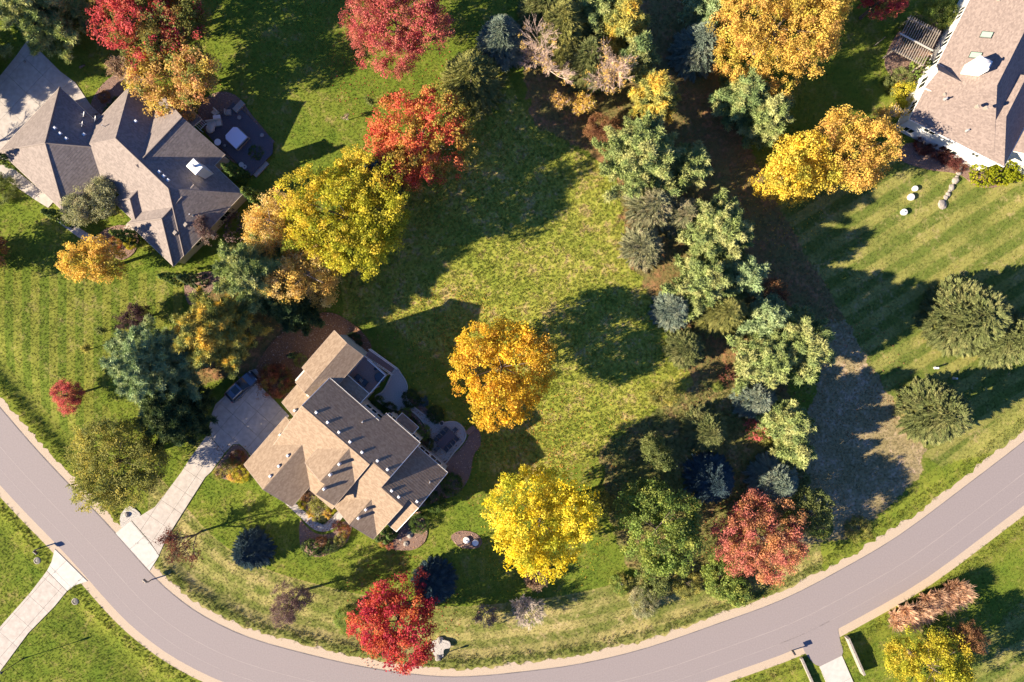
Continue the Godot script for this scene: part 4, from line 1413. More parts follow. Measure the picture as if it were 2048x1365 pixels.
# a spruce: a dense cone of sprays that point outward and hang a little
func spruce_crown(h: float, r: float, bulge: float, dense := 1.0) -> Array:
	var res := []
	var y := h * 0.04
	while y < h * 0.985:
		var f := y / h
		var rad := r * pow(1.0 - f, bulge) + 0.06
		var size := clampf(rad * 0.55, 0.4, 0.95)
		var n := int(maxf(5.0, TAU * rad / (size * 0.30) * dense))
		for i in n:
			var a := rng.randf() * TAU
			var q := rad * (rng.randf_range(0.45, 0.98) if rng.randf() < 0.45 else rng.randf_range(0.86, 1.06))
			var s := size * rng.randf_range(0.75, 1.2)
			var fwd := Vector3(cos(a), rng.randf_range(-0.25, 0.22) + f * 0.5, sin(a)).normalized()
			var side := fwd.cross(Vector3.UP).normalized()
			var up := side.cross(fwd)
			var roll := rng.randf_range(-0.5, 0.5)
			var b := Basis(fwd * s, (up * cos(roll) + side * sin(roll)) * s, (side * cos(roll) - up * sin(roll)) * s)
			res.append(Transform3D(b, Vector3(cos(a) * (q - s * 0.6), y + rng.randf_range(-0.15, 0.15), sin(a) * (q - s * 0.6))))
		y += size * 0.42
	return res

# an upright evergreen or a clipped shrub: sprays all over a closed shape
func solid_crown(h: float, r: float, point: float, size: float, low := 0.0, deep := 0.35, dense := 1.0) -> Array:
	var res := []
	var want := int(dense * 5.2 * r * (h + r) / (size * size))
	for i in want:
		var f := rng.randf()
		var rad := r * pow(maxf(0.0, 1.0 - pow(absf(f * 2.0 - 1.0 if point < 1.0 else f), 2.2 if point < 1.0 else 1.0)), 0.5 if point < 1.0 else 1.0 / point)
		var a := rng.randf() * TAU
		var q := rad * (1.0 - deep * rng.randf() * rng.randf())
		var s := size * rng.randf_range(0.75, 1.25)
		res.append(Transform3D(Basis.from_euler(Vector3(rng.randf_range(-0.9, 0.9), rng.randf() * TAU, rng.randf_range(-0.9, 0.9))).scaled(Vector3(s, s, s)), Vector3(cos(a) * q, low + (h - low) * f, sin(a) * q)))
	return res

func twig(st: SurfaceTool, p: Vector3, d: Vector3, L: float, r: float, depth: int, tips: Array, spread: float) -> void:
	var q := p + d * L
	tube(st, p, q, maxf(r, 0.016), maxf(r * 0.62, 0.011), 4 if depth > 2 else 3)
	if depth == 0:
		tips.append(q)
		return
	var n := 3 if depth > 2 else 4
	for i in n:
		var e := (d + ball_dir() * spread + Vector3(0, 0.2, 0)).normalized()
		var s := rng.randf_range(0.45, 1.0)
		twig(st, p.lerp(q, s), e, L * rng.randf_range(0.55, 0.85), r * 0.52, depth - 1, tips, spread)
	twig(st, q, (d + ball_dir() * 0.25).normalized(), L * 0.75, r * 0.6, depth - 1, tips, spread)

# kind, where the trunk stands, height, crown radius, dye, name, category, label, options
func plant(kind: String, at: Vector2, h: float, r: float, key: String, called: String, cat: String, label: String, opt := {}) -> Node3D:
	r *= 1.08
	rng.seed = int(absf(at.x * 131.0) + absf(at.y * 977.0)) + kind.length() * 7
	var o := thing(called, label, cat, Vector3(at.x, ground_y(at.x, at.y) + opt.get("up", 0.0), at.y), 0.0, opt.get("group", ""))
	var sd := rng.randi() % 1000
	var where := []
	var cl := "leafy"
	var mat: Material = M.leaf
	var bark: Material = opt.get("bark", M.bark)
	match kind:
		"broad":
			where = broad_crown(h, r, h * opt.get("low", 0.2), opt.get("lobes", 9), opt.get("sparse", 1.0))
			cl = opt.get("clump", "leafy")
			grow_trunk(o, h * 0.82, Vector3(rng.randf_range(-0.3, 0.3), 0, rng.randf_range(-0.3, 0.3)), 0.05 * r + 0.06, 9, r * 0.85, bark)
		"pine":
			r *= 1.1
			var st := begin()
			tube(st, Vector3(0, -0.3, 0), Vector3(0, h * 0.97, 0), 0.04 * r + 0.08, 0.03, 7)
			where = pine_crown(h, r, st)
			part(o, "trunk", st.commit(), bark)
			cl = "pine"
			mat = M.needle
		"spruce":
			var st := begin()
			tube(st, Vector3(0, -0.3, 0), Vector3(0, h * 0.96, 0), 0.03 * h, 0.02, 7)
			part(o, "trunk", st.commit(), bark)
			where = spruce_crown(h, r, opt.get("bulge", 0.75), opt.get("dense", 1.0))
			cl = "spruce"
			mat = M.needle
		"column":
			var st := begin()
			tube(st, Vector3(0, -0.2, 0), Vector3(0, h * 0.9, 0), 0.08, 0.02, 5)
			part(o, "trunk", st.commit(), bark)
			where = solid_crown(h, r, 1.6, opt.get("size", 0.5), 0.05, 0.3, 1.3)
			cl = "scaly"
			mat = M.needle
		"round":
			var st := begin()
			for i in 5:
				var d := Vector3(rng.randf() - 0.5, 1.0, rng.randf() - 0.5).normalized()
				tube(st, Vector3(0, -0.1, 0), d * h * 0.75, 0.04, 0.01, 4)
			part(o, "stem", st.commit(), bark)
			where = solid_crown(h, r, 0.5, opt.get("size", 0.42), 0.0, opt.get("deep", 0.3), opt.get("dense", 1.2))
			cl = opt.get("clump", "scaly")
			mat = M.leaf
		"plume":
			var n: int = opt.get("n", 1)
			for i in n:
				var s := r * rng.randf_range(0.85, 1.15)
				where.append(Transform3D(Basis(Vector3.UP, rng.randf() * TAU).scaled(Vector3(s, h * rng.randf_range(0.85, 1.1), s)), Vector3(rng.randf_range(-0.3, 0.3) * r, 0, rng.randf_range(-0.3, 0.3) * r)))
			cl = "plume"
		"bare":
			var st := begin()
			var tips := []
			var stems: int = opt.get("stems", 1)
			for k in stems:
				var d := Vector3(0, 1, 0)
				if stems > 1:
					var a := TAU * k / stems
					d = Vector3(cos(a) * 0.55, 1.0, sin(a) * 0.55).normalized()
				twig(st, Vector3(0, -0.1, 0), d, h * opt.get("leg", 0.30), (0.035 * r + 0.03) * (1.0 if stems == 1 else 0.6), opt.get("depth", 4), tips, opt.get("spread", 0.75))
			part(o, "branches", st.commit(), bark)
			cl = "thin"
			var share: float = opt.get("leaves", 0.0)
			for p in tips:
				if rng.randf() < share:
					var s := rng.randf_range(0.4, 0.8)
					where.append(Transform3D(Basis.from_euler(Vector3(rng.randf() * TAU, rng.randf() * TAU, 0)).scaled(Vector3(s, s, s)), p))
	if where.size() > 0:
		var cols := PackedColorArray()
		var bias: Vector3 = opt.get("bias", Vector3.ZERO)
		for t in where:
			cols.append(dyed(key, t.origin, sd, bias.dot(t.origin)))
		var f := many(o, "foliage" if kind in ["round", "plume", "bare"] else "crown", clump[cl], mat, where, cols)
		f.set_meta("kind", "stuff")
	return o

func build_trees() -> void:
	# broad-leaved trees
	plant("broad", Vector2(-44.09,-39.5), 11.0, 6.4, "crimson_green", "maple_tree", "tree", "huge crimson maple turning green, self-shade painted into its east side, behind the brown hip-roofed house", {"lobes": 12, "bias": Vector3(0.075, 0, 0.03)})  # bias greens and darkens the east side: leaf colour plus painted self-shade
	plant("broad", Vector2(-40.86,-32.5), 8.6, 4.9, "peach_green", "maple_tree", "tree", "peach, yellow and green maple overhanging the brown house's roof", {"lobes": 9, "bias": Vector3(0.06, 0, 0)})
	plant("broad", Vector2(-13.84,-37.93), 10.0, 5.6, "rose", "maple_tree", "tree", "rosy red maple standing alone on the lawn behind the hot tub deck", {"lobes": 10, "clump": "fine_leafy"})
	plant("broad", Vector2(-11.42,-23.84), 10.0, 5.9, "coral", "maple_tree", "tree", "coral and yellow-green maple between the yellow trees and the pale bare trees", {"lobes": 10, "bias": Vector3(0.05, 0, 0)})
	plant("broad", Vector2(-18.99,-14.54), 13.2, 6.6, "limegold", "maple_tree", "tree", "largest yellow tree, greenish gold, beside the brown house", {"lobes": 15, "bias": Vector3(-0.05, 0, -0.03)})
	plant("broad", Vector2(-28.59,-14.15), 10.5, 3.8, "straw", "birch_tree", "tree", "pale straw-yellow birch beside the brown house's end wall", {"lobes": 7, "clump": "fine_leafy", "bark": M.pale_bark, "sparse": 0.9})
	plant("broad", Vector2(-24.51,-7.78), 10.4, 4.3, "straw", "birch_tree", "tree", "pale straw-yellow birch beside the green pines and the largest yellow tree", {"lobes": 8, "clump": "fine_leafy", "bark": M.pale_bark, "sparse": 0.9})
	plant("broad", Vector2(-1.27,3.29), 10.3, 5.85, "gold", "maple_tree", "tree", "golden yellow maple standing alone in the middle of the back lawn", {"lobes": 12, "clump": "leafy", "sparse": 0.9})
	plant("broad", Vector2(3.54,21.36), 10.6, 5.85, "lemon", "maple_tree", "tree", "bright lemon-yellow maple on the front lawn beside the oval mulch bed", {"lobes": 12})
	plant("broad", Vector2(-13.84,34), 9.5, 5.0, "scarlet", "maple_tree", "tree", "vivid scarlet maple at the road bend", {"lobes": 9, "sparse": 0.8})
	plant("broad", Vector2(29.86,23.74), 9.0, 4.8, "rust", "maple_tree", "tree", "rust-red round maple by the road beside blue spruces", {"lobes": 11, "clump": "fine_leafy"})
	plant("broad", Vector2(-55.74,6.73), 4.4, 1.9, "rose", "maple_tree", "tree", "small rosy maple alone on the striped side lawn", {"lobes": 5, "clump": "fine_leafy"})
	plant("broad", Vector2(-51.75,-9.53), 7.0, 3.3, "amber", "maple_tree", "tree", "orange-yellow tree on the lawn before the brown house's entry", {"lobes": 6, "sparse": 0.8})
	plant("broad", Vector2(-67.1,-10.06), 6.5, 4.2, "brown", "maple_tree", "tree", "russet tree at the edge of the striped side lawn", {"lobes": 7})
	plant("broad", Vector2(-51.94,-17.2), 6.0, 3.0, "sage", "crabapple_tree", "tree", "round grey-green tree against the brown house's front", {"lobes": 7, "clump": "fine_leafy"})
	plant("broad", Vector2(-47.63,-2.87), 3.6, 1.8, "purple", "plum_tree", "tree", "small dark purple tree at the edge of the pines", {"lobes": 5, "clump": "fine_leafy"})
	plant("broad", Vector2(-27.2,32.28), 7.0, 2.4, "plumgrey", "plum_tree", "tree", "purple-grey tree alone on the front lawn near the road", {"lobes": 7, "clump": "fine_leafy", "sparse": 0.75, "low": 0.3})
	plant("broad", Vector2(-47.19,14.44), 9.5, 5.4, "olive", "honeylocust_tree", "tree", "large olive-green tree between the road and the driveway", {"lobes": 11, "clump": "fine_leafy", "sparse": 1.25})
	plant("broad", Vector2(17.39,22.35), 9.5, 4.9, "leafgreen", "linden_tree", "tree", "large leafy green tree beside the lemon-yellow maple", {"lobes": 11})
	plant("broad", Vector2(17.6,13.57), 7.0, 2.2, "green", "linden_tree", "tree", "slim green tree at the meadow's lower edge beside a blue spruce", {"lobes": 6})
	plant("broad", Vector2(30.92,-36.94), 13.0, 6.9, "amber", "maple_tree", "tree", "broad amber tree at the head of the dry strip, over a green pine", {"lobes": 14, "clump": "fine_leafy"})
	plant("broad", Vector2(37.01,-39.8), 11.0, 3.4, "amber", "maple_tree", "tree", "narrow amber tree between the broad amber tree and the pergola", {"lobes": 7, "clump": "fine_leafy"})
	plant("broad", Vector2(34.54,-20.95), 9.0, 4.3, "yellow", "maple_tree", "tree", "clear yellow maple by the dry strip and the striped lawn", {"lobes": 9})
	plant("broad", Vector2(40.98,-22.53), 9.0, 4.7, "amber", "maple_tree", "tree", "amber-orange maple between the yellow maple and the white house", {"lobes": 10, "clump": "fine_leafy"})
	plant("broad", Vector2(44.98,-41.69), 7.5, 2.9, "crimson_green", "maple_tree", "tree", "dark red tree behind the pergola", {"lobes": 6, "bias": Vector3(0, 0, -0.1)})
	plant("broad", Vector2(18.88,7.05), 4.2, 1.7, "olive", "crabapple_tree", "tree", "small yellow-green tree alone at the meadow's edge", {"lobes": 5, "clump": "fine_leafy"})
	plant("broad", Vector2(36.18,20.89), 7.0, 2.7, "green", "linden_tree", "tree", "green tree close behind the rust-red maple", {"lobes": 7})
	plant("broad", Vector2(51.26,40.1), 7.0, 4.8, "limegold", "honeylocust_tree", "tree", "yellow-green wide tree beside the short drive across the road", {"lobes": 12, "clump": "fine_leafy", "sparse": 0.85})
	plant("broad", Vector2(56.29,36.9), 5.0, 1.9, "brown", "maple_tree", "tree", "small brown tree beside the yellow-green wide tree", {"lobes": 5, "clump": "fine_leafy", "sparse": 0.8})
	plant("broad", Vector2(11.4,-25.86), 3.6, 2.4, "brown", "viburnum_shrub", "shrub", "russet-brown bush under the pale bare trees", {"lobes": 6, "clump": "fine_leafy", "low": 0.05})
	plant("broad", Vector2(32.6,-6.04), 4.5, 1.8, "brown", "sumac_tree", "tree", "small rusty-brown tree between two pines at the dry strip", {"lobes": 5, "clump": "thin", "sparse": 1.4})
	plant("bare", Vector2(-40.12,24.58), 7.6, 3.6, "burgundy", "crabapple_tree", "tree", "nearly bare tree with scattered burgundy leaves beside the driveway mouth", {"leaves": 0.6, "depth": 4, "leg": 0.36, "bark": M.bark, "spread": 0.8})
	plant("bare", Vector2(4.04,-34.65), 9.0, 4.0, "straw", "bare_tree", "tree", "bare pale tree with pinkish twigs beside the spruces", {"leaves": 0.05, "depth": 5, "leg": 0.3, "bark": M.pink_bark, "spread": 0.8})
	plant("bare", Vector2(12.3,-32.7), 9.4, 4.4, "straw", "bare_tree", "tree", "bare white-twigged tree with orange leaves left in its top", {"leaves": 0.09, "depth": 5, "leg": 0.31, "bark": M.pink_bark, "spread": 0.85})
	plant("bare", Vector2(6.13,-30.31), 4.8, 2.0, "straw", "bare_tree", "tree", "small bare tree below the pinkish bare tree", {"leaves": 0.12, "depth": 5, "leg": 0.27, "bark": M.pink_bark, "spread": 0.7})
	plant("bare", Vector2(9.26,-29.56), 5.0, 2.0, "amber", "bare_tree", "tree", "small tree thinly hung with orange leaves below the white-twigged tree", {"leaves": 0.2, "depth": 5, "leg": 0.27, "bark": M.pink_bark, "spread": 0.7})
	plant("bare", Vector2(46.14,-28.05), 5.6, 2.6, "amber", "bare_tree", "tree", "thin twiggy tree with orange leaves against the white house", {"leaves": 0.5, "depth": 4, "leg": 0.33, "bark": M.pale_bark, "spread": 0.8})
	plant("bare", Vector2(-38.36,-13.23), 5.2, 2.8, "plumgrey", "crabapple_tree", "tree", "thin mauve-brown tree against the brown house's end wall", {"leaves": 0.75, "depth": 4, "leg": 0.34, "bark": M.grey_bark, "spread": 0.85})
	plant("bare", Vector2(2.02,33.99), 3.6, 2.4, "straw", "bare_shrub", "shrub", "bare silver-twigged shrub under the lemon-yellow maple", {"stems": 6, "depth": 4, "leg": 0.36, "bark": M.pale_bark, "spread": 0.7})
	plant("bare", Vector2(-3.29,34.97), 3.0, 1.9, "buff", "bare_shrub", "shrub", "bare buff-twigged shrub between the scarlet maple and silver-twigged shrub", {"stems": 6, "depth": 3, "leg": 0.34, "bark": M.grey_bark, "spread": 0.7, "leaves": 0.12})
	plant("bare", Vector2(3.05,30.17), 2.8, 1.9, "buff", "bare_shrub", "shrub", "reddish-brown twiggy shrub tucked under the lemon-yellow maple", {"stems": 7, "depth": 3, "leg": 0.34, "bark": M.bark, "spread": 0.7, "leaves": 0.5})
	plant("bare", Vector2(-24.47,20.62), 2.6, 2.2, "olive", "bare_shrub", "shrub", "thin twiggy shrub filling the small front court", {"stems": 6, "depth": 3, "leg": 0.34, "bark": M.pale_bark, "spread": 0.75, "leaves": 0.4})
	plant("bare", Vector2(-52.59,-1.18), 2.4, 1.0, "green", "sapling", "sapling", "thin green sapling on the striped lawn near the purple tree", {"depth": 3, "leg": 0.3, "spread": 0.7, "leaves": 0.7})
	plant("bare", Vector2(-54.18,0.99), 2.4, 1.0, "olive", "sapling", "sapling", "thin sapling on the striped lawn beside the blue-green pine", {"depth": 3, "leg": 0.3, "spread": 0.7, "leaves": 0.5})
	plant("bare", Vector2(-21.08,-28.52), 2.2, 0.9, "buff", "sapling", "sapling", "bare sapling in a dry patch near the coral maple", {"depth": 3, "leg": 0.34, "spread": 0.6, "leaves": 0.1, "bark": M.pale_bark})
	plant("bare", Vector2(-18.27,-30.57), 2.0, 0.8, "green", "sapling", "sapling", "small leafy sapling near the coral maple", {"depth": 3, "leg": 0.34, "spread": 0.6, "leaves": 0.6})
	# pines
	plant("pine", Vector2(-57.01,-40.1), 11.0, 5.2, "pine", "pine_tree", "tree", "green pine beside the parking court of the brown house", {})
	plant("pine", Vector2(-60.31,-44.6), 11.0, 5.0, "pine_deep", "pine_tree", "tree", "deep green pine beyond the parking court", {})
	plant("pine", Vector2(-30.39,-7.91), 11.5, 5.2, "pine", "pine_tree", "tree", "fresh green pine between the straw birch and the yellow-needled pine", {"bias": Vector3(0, 0, 0.05)})
	plant("pine", Vector2(-35.35,-1.04), 12.0, 5.2, "pine_yellow", "pine_tree", "tree", "yellow-needled pine above the parked car", {})
	plant("pine", Vector2(-42.93,2.72), 11.5, 5.8, "pine_blue", "pine_tree", "tree", "blue-green pine at the edge of the striped side lawn", {})
	plant("pine", Vector2(-40.86,8.85), 9.5, 4.4, "dark", "pine_tree", "tree", "darkest pine, beside the driveway and the olive-green tree", {})
	plant("pine", Vector2(-26.85,-4.13), 8.5, 3.2, "dark", "pine_tree", "tree", "dark pine at the head of the needle-strewn bed", {})
	plant("pine", Vector2(15.76,-22.36), 11.0, 5.4, "pine", "pine_tree", "tree", "big pale-tipped pine beside the russet-brown bush", {})
	plant("pine", Vector2(21.65,-21.56), 8.5, 2.8, "pine", "pine_tree", "tree", "lower pine leaning out from the big pale-tipped pine", {})
	plant("pine", Vector2(17.41,-29.77), 9.5, 2.9, "pine_yellow", "pine_tree", "tree", "slim pine with yellowed needles beside the white-twigged tree", {})
	plant("pine", Vector2(28.21,-29.83), 8.5, 3.6, "pine_deep", "pine_tree", "tree", "green pine under the broad amber tree", {})
	plant("pine", Vector2(31.07,-27.39), 8.5, 3.4, "pine", "pine_tree", "tree", "green pine between the dry strip and the clear yellow maple", {})
	plant("pine", Vector2(24.99,-13.07), 10.0, 4.5, "pine", "pine_tree", "tree", "tall pale pine in the middle of the evergreen belt", {})
	plant("pine", Vector2(23.59,-7.45), 8.5, 4.7, "pine", "pine_tree", "tree", "wide pale pine above the rounded blue spruce", {})
	plant("pine", Vector2(28.03,-8.18), 8.5, 3.2, "pine_blue", "pine_tree", "tree", "pine with drooping edge toward the dry strip", {})
	plant("pine", Vector2(34.6,0.45), 10.5, 4.4, "pine", "pine_tree", "tree", "pale pine spreading over the dry strip", {})
	plant("pine", Vector2(30.88,2.27), 9.5, 4.2, "pine", "pine_tree", "tree", "pine beside the patch of red needles", {})
	plant("pine", Vector2(31.07,-2.58), 8.5, 3.0, "pine_blue", "pine_tree", "tree", "blue-green pine below the small rusty-brown tree", {})
	plant("pine", Vector2(33.81,9.88), 8.5, 2.9, "pine", "pine_tree", "tree", "narrow pine above the pale blue spruce", {})
	plant("pine", Vector2(34.83,13.38), 7.0, 2.2, "pine", "pine_tree", "tree", "short pine between the narrow pine and pale blue spruce", {})
	plant("pine", Vector2(15.26,-34.69), 9.0, 2.6, "pine_deep", "pine_tree", "tree", "deep green pine behind the white-twigged tree", {})
	plant("pine", Vector2(13.28,-38), 11.0, 3.0, "pine_yellow", "pine_tree", "tree", "tall yellowish pine behind the bare trees", {})
	plant("pine", Vector2(10.27,-40.1), 10.5, 3.6, "pine_deep", "pine_tree", "tree", "deep green pine between the olive spruce and the yellowish pine", {})
	plant("pine", Vector2(24.08,-41.2), 9.5, 3.0, "pine_blue", "pine_tree", "tree", "grey-green pine at the top of the dry strip", {})
	# beyond the picture's edge: they shade the parking court
	plant("pine", Vector2(-72.25,-31.85), 12.0, 4.6, "pine_deep", "pine_tree", "tree", "deep green pine on the far side of the parking court", {})
	plant("pine", Vector2(-67.63,-36.15), 11.0, 4.4, "pine_deep", "pine_tree", "tree", "pine at the street side of the parking court", {})
	plant("bare", Vector2(-70.62,-24.32), 8.0, 3.6, "straw", "bare_tree", "tree", "bare tree casting twig shadows on the parking court", {"depth": 5, "leg": 0.3, "bark": M.grey_bark, "spread": 0.8})
	# spruces
	plant("spruce", Vector2(-1.29,-37.82), 8.0, 2.9, "blue", "spruce_tree", "tree", "pale blue-green spruce at the edge of the upper lawn", {})
	plant("spruce", Vector2(-5.05,-32.77), 8.5, 3.9, "spruce_olive", "spruce_tree", "tree", "yellow-green open spruce on the upper lawn", {"dense": 0.7})
	plant("spruce", Vector2(6.32,-38.16), 10.5, 4.0, "spruce_olive", "spruce_tree", "tree", "tall olive spruce behind the pinkish bare tree", {"dense": 0.8})
	plant("spruce", Vector2(9.6,-34.92), 8.5, 3.1, "spruce", "spruce_tree", "tree", "green spruce between the two largest bare trees", {"dense": 0.8})
	plant("spruce", Vector2(4.01,-41.5), 9.5, 3.0, "spruce", "spruce_tree", "tree", "green spruce beyond the tall olive spruce", {})
	plant("spruce", Vector2(-16.12,-20.77), 8.0, 2.6, "blue_deep", "spruce_tree", "tree", "dark blue spruce half hidden between the coral maple and largest yellow tree", {})
	plant("spruce", Vector2(23.26,-36.77), 8.5, 2.9, "blue", "spruce_tree", "tree", "blue spruce against the broad amber tree", {})
	plant("spruce", Vector2(17.81,-17.09), 6.0, 3.2, "sage", "spruce_tree", "tree", "grey-green thin spruce below the big pale-tipped pine", {"dense": 0.6, "bulge": 0.6})
	plant("spruce", Vector2(21.67,-15.85), 5.6, 2.3, "sage", "spruce_tree", "tree", "small grey-green spruce beside the tall pale pine", {"dense": 0.6, "bulge": 0.6})
	plant("spruce", Vector2(16.64,-11.92), 5.2, 2.6, "sage", "spruce_tree", "tree", "sparse grey-green spruce at the meadow's edge", {"dense": 0.6, "bulge": 0.6})
	plant("spruce", Vector2(20.4,-3.91), 5.4, 2.3, "blue", "spruce_tree", "tree", "rounded pale blue spruce on the meadow below the wide pale pine", {"bulge": 0.5})
	plant("spruce", Vector2(26.34,-3.72), 8.5, 3.1, "spruce_olive", "spruce_tree", "tree", "olive spruce between the wide pale pine and the patch of red needles", {"dense": 0.8})
	plant("spruce", Vector2(22.07,0.91), 4.8, 2.3, "spruce", "spruce_tree", "tree", "small yellow-green spruce on the meadow below the rounded blue spruce", {"bulge": 0.6})
	plant("spruce", Vector2(30.83,7.33), 5.6, 2.4, "blue", "spruce_tree", "tree", "grey-blue spruce between two pines near the pink bush", {"bulge": 0.55})
	plant("spruce", Vector2(24.54,11.13), 7.0, 2.6, "spruce", "spruce_tree", "tree", "pale-tipped green spruce above the dark blue spruce", {"dense": 0.85})
	plant("spruce", Vector2(25.1,17.47), 7.4, 2.9, "blue_deep", "spruce_tree", "tree", "dark blue spruce beside the large leafy green tree", {})
	plant("spruce", Vector2(33.14,17.47), 7.0, 2.9, "blue", "spruce_tree", "tree", "pale blue spruce behind the rust-red maple", {})
	plant("spruce", Vector2(-33.1,26.62), 5.2, 2.3, "blue_deep", "spruce_tree", "tree", "deep blue spruce on the front lawn near the driveway mouth", {})
	plant("spruce", Vector2(-9.96,30.67), 6.0, 2.5, "blue_deep", "spruce_tree", "tree", "deep blue spruce beside the scarlet maple", {})
	plant("spruce", Vector2(57.13,-3.12), 7.6, 4.5, "spruce", "spruce_tree", "tree", "wide dense spruce on the striped lawn, larger of a touching pair", {"bulge": 0.45, "dense": 1.3})
	plant("spruce", Vector2(62.25,-0.53), 6.8, 3.7, "spruce", "spruce_tree", "tree", "wide dense spruce on the striped lawn, smaller of a touching pair", {"bulge": 0.55})
	plant("spruce", Vector2(53.42,9), 7.4, 3.8, "spruce", "spruce_tree", "tree", "dense cone spruce alone between the striped lawn and the road", {"bulge": 0.55})

func build_shrubs() -> void:
	var arb := "narrow dark evergreens round the brown house"
	plant("column", Vector2(-56.35,-15.57), 6.3, 1.0, "arbor", "arborvitae_shrub", "evergreen", "narrow evergreen before the garage corner of the brown house", {"group": arb})
	plant("column", Vector2(-48.16,-13.12), 6.3, 0.95, "arbor", "arborvitae_shrub", "evergreen", "narrow evergreen beside the brown house's entry walk", {"group": arb})
	plant("column", Vector2(-42.68,-7.9), 5.6, 0.85, "arbor", "arborvitae_shrub", "evergreen", "narrow evergreen at the brown house's lowest corner, the lighter of two", {"group": arb})
	plant("column", Vector2(-40.1,-7.7), 6.0, 0.95, "dark", "arborvitae_shrub", "evergreen", "narrow evergreen at the brown house's lowest corner, the darker of two", {"group": arb})
	plant("column", Vector2(-34.68,-21.11), 6.3, 0.95, "arbor", "arborvitae_shrub", "evergreen", "narrow evergreen beside the white chimney", {"group": arb})
	plant("column", Vector2(-32.36,-18.21), 6.4, 1.05, "arbor", "arborvitae_shrub", "evergreen", "narrow evergreen at the outer corner of the brown house's end wall", {"group": arb})
	plant("column", Vector2(-63.44,-22.66), 5.5, 0.9, "arbor", "arborvitae_shrub", "evergreen", "narrow evergreen at the garage corner next to the parking court", {"group": arb})
	plant("round", Vector2(-65.43,-19.55), 2.4, 1.9, "green", "round_shrub", "shrub", "loose green shrub at the lawn's edge by the front wall walk", {"clump": "fine_leafy", "size": 0.7, "dense": 0.9})
	plant("bare", Vector2(-49.87,-34.86), 2.4, 1.9, "buff", "bare_shrub", "shrub", "round brown twiggy shrub in the bed by the parking court", {"stems": 9, "depth": 3, "leg": 0.4, "bark": M.grey_bark, "spread": 0.65, "leaves": 0.35})
	plant("round", Vector2(-48.26,-32.38), 0.9, 0.8, "leafgreen", "round_shrub", "shrub", "bright green low shrub at the brown roof's top corner", {"clump": "fine_leafy", "size": 0.4})
	for a in [[Vector2(-52.48,-31.43), 0.7, "brown", "low russet plant in the bed beside the parking court"], [Vector2(-50.87,-30.78), 0.6, "dark", "low dark plant in the bed beside the parking court"], [Vector2(-51.7,-29.69), 0.7, "box", "low green plant in the bed against the brown house"]]:
		plant("round", a[0], a[1], a[1], a[2], "low_plant", "plant", a[3], {"clump": "fine_leafy", "size": 0.35})
	for a in [[Vector2(-51.06,-12.54), 0.8, "flame", "orange low shrub in the pale mulch by the entry walk"], [Vector2(-49.13,-12.54), 0.7, "limegold", "yellow-green low shrub in the pale mulch by the entry walk"], [Vector2(-49.9,-13.18), 0.4, "box", "small green plant in the pale mulch by the entry walk"]]:
		plant("round", a[0], a[1] * 1.1, a[1], a[2], "low_shrub", "shrub", a[3], {"clump": "fine_leafy", "size": 0.35})
	plant("round", Vector2(-35.23,-14.47), 2.4, 1.7, "plumgrey", "round_shrub", "shrub", "dark twiggy shrub beside the mauve-brown tree", {"clump": "thin", "size": 0.9})
	plant("round", Vector2(-32.86,-24.23), 0.8, 0.9, "box", "low_shrub", "shrub", "green low shrub below the hot tub deck's bench", {"clump": "fine_leafy", "size": 0.35})
	# beside the tan-roofed house
	plant("round", Vector2(-30.15,5.13), 2.3, 2.0, "mixedfire", "round_shrub", "shrub", "large dark red and orange shrub beside the parked car's drive", {"clump": "fine_leafy", "size": 0.6, "deep": 0.4})
	plant("round", Vector2(-30.88,4.18), 1.8, 1.0, "flame", "round_shrub", "shrub", "yellow-orange shrub behind the large dark red shrub", {"clump": "fine_leafy", "size": 0.5})
	plant("round", Vector2(-28.84,5.58), 1.6, 0.9, "olive", "round_shrub", "shrub", "green shrub between the dark red shrub and house wall", {"clump": "fine_leafy", "size": 0.5})
	plant("column", Vector2(-27.98,1.87), 3.0, 0.4, "dark", "arborvitae_shrub", "evergreen", "thin dark evergreen in the needle-strewn bed", {"size": 0.35})
	plant("round", Vector2(-27.15,2.53), 0.9, 0.8, "olive", "low_shrub", "shrub", "olive low shrub in the needle-strewn bed by the wing", {"clump": "fine_leafy", "size": 0.35})
	plant("round", Vector2(-20.32,-0.03), 1.0, 1.0, "dark", "low_shrub", "shrub", "dark green low shrub by the wing's gable end", {"clump": "fine_leafy", "size": 0.35})
	for a in [[Vector2(-35.2,15.12), 0.9, "mixedfire", "rusty shrub on the driveway's mulch island"], [Vector2(-36.23,15.96), 0.8, "olive", "yellow-green shrub on the driveway's mulch island"], [Vector2(-34.75,17.12), 0.9, "limegold", "pale yellow shrub on the driveway's mulch island"], [Vector2(-35.72,17.25), 0.7, "straw", "straw-coloured grass clump on the driveway's mulch island"], [Vector2(-37.65,17.05), 0.6, "olive", "small olive shrub at the mulch island's tip"], [Vector2(-33.91,15.96), 0.6, "burgundy", "small burgundy shrub against the garage wall"]]:
		plant("round", a[0], a[1] * 1.15, a[1] * 1.1, a[2], "low_shrub", "shrub", a[3], {"clump": "fine_leafy", "size": 0.4})
	plant("round", Vector2(-25.84,26.45), 1.5, 1.05, "box", "boxwood_shrub", "shrub", "clipped round boxwood at the tip of the front bed", {"size": 0.32})
